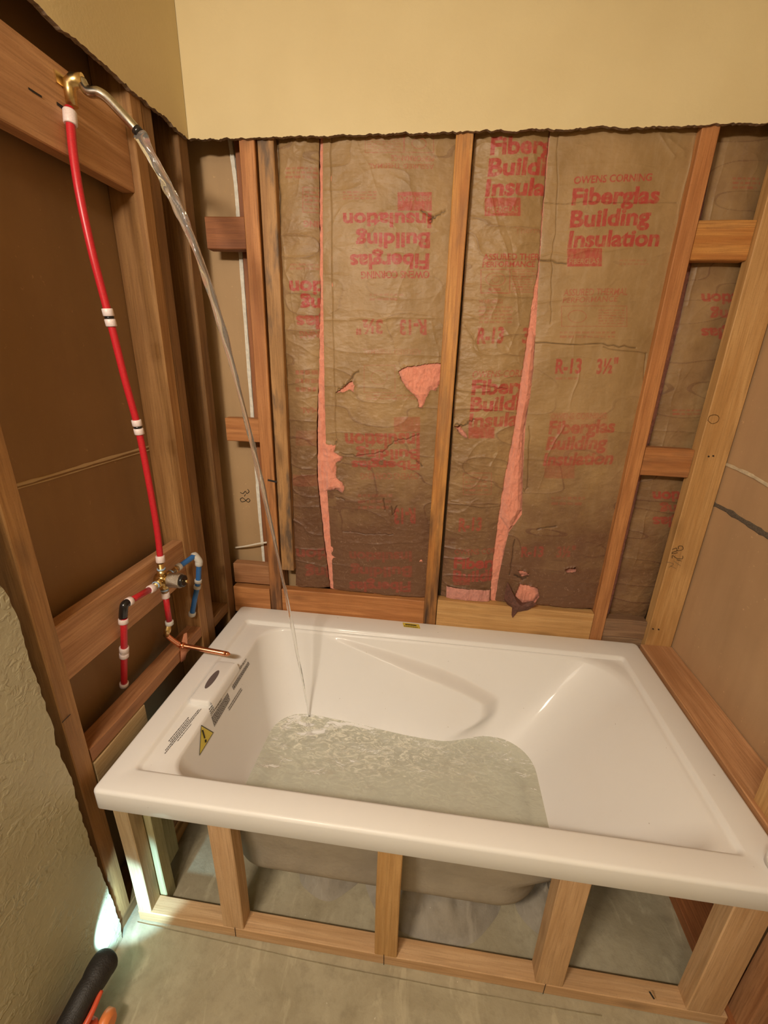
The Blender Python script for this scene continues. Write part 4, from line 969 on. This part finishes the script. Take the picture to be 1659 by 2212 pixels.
facing(L2b, R2b, ZT, .106, I4, 14, .30, .028, holes=[tearE, tearF, tearG],
       cracks=[([(1172, 440), (1460, 440)], .0004), ([(1160, 560), (1222, 571)], .0012), ([(1152, 740), (1300, 745), (1370, 752)], .0012), ([(1300, 752), (1393, 764)], .0008), ([(1393, 764), (1385, 900), (1345, 1060)], .0009), ([(1205, 290), (1200, 500), (1192, 560), (1188, 700)], .0006), ([(1144, 920), (1140, 1050), (1133, 1062), (1128, 1055)], .0009), ([(1110, 1165), (1100, 1240)], .0014), ([(1160, 1140), (1200, 1135)], .0016), ([(1110, 1240), (1128, 1248), (1140, 1240)], .003)],
       folds=[([(1165, 555), (1290, 545), (1400, 540)], .004, .004), ([(1162, 655), (1250, 640), (1400, 632)], .006, .004), ([(1230, 745), (1245, 700), (1235, 770)], .003, .003), ([(1170, 745), (1300, 745)], .004, .003), ([(1250, 800), (1230, 880)], .004, .003), ([(1150, 1090), (1185, 980), (1215, 920)], .006, .003), ([(1440, 300), (1470, 330)], .008, .01), ([(1420, 290), (1450, 345)], .006, .006), ([(1500, 290), (1405, 760), (1330, 1150)], .005, .003)], wet=(.02, 1.1), parent=b4)
LW = [(1186, 285), (1172, 449), (1163, 575), (1150, 640), (1140, 700), (1126, 790), (1107, 928), (1086, 1033), (1073, 1117), (1062, 1200), (1054, 1345)]
wool(LW, [(1260, 285), (1250, 1345)], ZT, .104, 24, .040, [(tearE, .012), (tearF, .008), (tearG, .008), ([(1146, 720), (1154, 722), (1145, 850), (1128, 930), (1124, 1100), (1100, 1140), (1083, 1117), (1096, 1033), (1116, 928), (1134, 800)], .018)], parent=b4)
# torn flap of wet paper hanging over the ledger board
fl = [(1098, 1262), (1112, 1290), (1128, 1302), (1150, 1298), (1160, 1306), (1140, 1318), (1118, 1322), (1107, 1335), (1101, 1318), (1090, 1300)]
P = [(at(u, v, 1, -.006)) for u, v in fl]; cxy = sum(P) / len(P); V = [cxy + np.array([0, -.016, 0])] + [p for p in P]; mid = [(p * .5 + cxy * .5) + np.array([0, -.018 + .012 * rs.rand(), 0]) for p in P]; V += mid; n = len(P); F = []
for i in range(n): a = 1 + i; b = 1 + (i + 1) % n; F += [[a, b, b + n, a + n], [a + n, b + n, 0]]
for i in (0, 1, 8, 9): V[1 + i] = V[1 + i] + np.array([0, .020, 0])
mk('torn_flap', V, F, plain('wet_kraft', (.13, .052, .036), .7, noise=.4, nscale=120, bump=.6, bscale=150), b4)
b5 = batt('insulation_batt', 'dusty brown paper-faced batt in the right bay behind the corner post', (1.48, .05, .06))
facing([(u + 9, v) for u, v in L3], R3, ZT, .0, I5, 15, .35, .064, folds=[([(1590, 290), (1548, 450), (1500, 660)], .004, .003), ([(1478, 800), (1430, 1000), (1370, 1260)], .004, .003)], wet=(.45, .35), parent=b5)
wool(L3, [(1600, 285), (1360, 1345)], ZT, .0, 25, .078, parent=b5, mat=m_glasswool('pale_glass_wool', (.80, .40, .32), (.62, .28, .22)))

# ------------------------------------------------------------------ pen marks, nails and small marks on the timber
def strokes(name, label, polylines, ax, val, wd, off, cat='pen mark', parent=None, mat=INK):
    V = []; F = []
    for pl in polylines:
        q = [Vector(at(u, v, ax, val)) for u, v in pl]
        if len(q) > 2: q = spline(q, 4)
        for a, b in zip(q[:-1], q[1:]):
            d = (b - a); nn = Vector((0, 0, 0)); nn[ax] = 1; s = d.cross(nn).normalized() * wd / 2 if d.length > 1e-6 else Vector()
            k = len(V); e = d.normalized() * wd * .2; o_ = Vector(off); V += [a - s - e + o_, b - s + e + o_, b + s + e + o_, a + s - e + o_]; F.append([k, k + 1, k + 2, k + 3])
    return tag(mk(name, V, F, mat), label, cat)
strokes('pen_mark', 'black handwritten 2 and fraction on the yellow corner post', [[(1452, 1187), (1461, 1184), (1462, 1190), (1453, 1193), (1453, 1196), (1464, 1194)], [(1452, 1206), (1453, 1200), (1462, 1206), (1474, 1207), (1475, 1201)], [(1462, 1190), (1475, 1187), (1474, 1180), (1466, 1180), (1466, 1186)], [(1462, 1209), (1472, 1212)]], 1, -.0145, .0016, (0, 0, 0))
strokes('pen_mark', 'faint smudged pencil figures on the corner post below the black ones', [[(1440, 1214), (1455, 1218), (1445, 1226)], [(1456, 1212), (1470, 1222)], [(1448, 1222), (1460, 1228)]], 1, -.0145, .0016, (0, 0, 0), mat=plain('faint_pencil', (.26, .17, .08), .9))
strokes('pen_mark', 'black handwritten 3 over 8 on the buff board in the left bay', [[(519, 1064), (525, 1066), (530, 1061), (533, 1066), (538, 1062), (535, 1057)], [(524, 1075), (519, 1078), (522, 1084), (530, 1082), (536, 1077), (540, 1081), (536, 1085), (530, 1080), (524, 1075)], [(528, 1072), (530, 1068)]], 1, .0925, .0024, (0, 0, 0))
def dots(name, label, pts, ax, val, r, cat, mat, off):
    V = []; F = []
    for (u, v) in pts:
        p = Vector(at(u, v, ax, val)) + Vector(off); k = len(V); oth = [i for i in range(3) if i != ax]
        for j in range(10):
            q = p.copy(); q[oth[0]] += r * math.cos(j * .628); q[oth[1]] += r * math.sin(j * .628); V.append(q)
        F.append([k + j for j in range(10)])
    o = mk(name, V, F, mat)
    return tag(o, label, cat)
NAIL = plain('nail_head', (.05, .04, .035), .5, .6)
for i, (u, v, lab) in enumerate([(1531, 986, 'dark nail head, left of the upper pair on the corner post'), (1541, 985, 'dark nail head, right of the upper pair on the corner post'), (1411, 1359, 'dark nail head, left of the lower pair on the corner post'), (1423, 1360, 'dark nail head, right of the lower pair on the corner post')]):
    p = at(u, v, 1, -.0145); tag(tube('nail', [(p[0], p[1] + .003, p[2]), (p[0], p[1] - .0006, p[2])], .0024, NAIL, None, 10), lab, 'nail', 'nail heads on the yellow corner post')
kp = spline([(1529, 910), (1530, 902), (1541, 897), (1552, 899), (1553, 908), (1543, 914), (1532, 914)] and [Vector((a, b, 0)) for a, b in [(1529, 908), (1533, 899), (1545, 896), (1553, 901), (1550, 911), (1538, 915), (1529, 908)]], 5)
strokes('wood_knot', 'oval knot ring in the face of the yellow corner post', [[(p.x, p.y) for p in kp]], 1, -.0142, .0013, (0, 0, 0), 'knot', mat=plain('knot_brown', (.20, .10, .035), .8))
strokes('pen_mark', 'dark slanted pencil line on the nearest left wall stud', [[(134, 1561), (152, 1543)]], 0, -.0275, .0022, (0, 0, 0))
strokes('pen_mark', 'short pencil tick on the left stud near the blue tube', [[(454, 1254), (462, 1246)]], 0, -.0278, .0016, (0, 0, 0))
strokes('board_slot', 'short dark gouge in the upper shower board', [[(62, 191), (90, 209)]], 0, -.0485, .0035, (0, 0, 0), 'gouge')
strokes('board_slot', 'small dark gouge beside the top of the red riser tube', [[(124, 224), (138, 234)]], 0, -.0485, .006, (0, 0, 0), 'gouge')
strokes('pen_mark', 'pencil tick on the front face of the bottom plate under the leftmost free stud', [[(507, 2004), (509, 2023)]], 1, YK - .0012, .0016, (0, 0, 0))
strokes('pen_mark', 'pencil tick on the front face of the bottom plate under the middle stud', [[(829, 2062), (829, 2085)]], 1, YK - .0012, .0016, (0, 0, 0))
strokes('pen_mark', 'pencil tick on the front face of the bottom plate under the right-hand stud', [[(1179, 2126), (1172, 2150)]], 1, YK - .0012, .0016, (0, 0, 0))
strokes('plate_knot', 'small dark split in the bottom plate near its right end', [[(1403, 2142), (1413, 2158)]], 1, YK - .0012, .004, (0, 0, 0), 'split')
strokes('stud_notch', 'dark saw notch in the back-wall orange stud', [[(579, 1037), (597, 1041)]], 1, -.0012, .007, (0, 0, 0), 'notch')
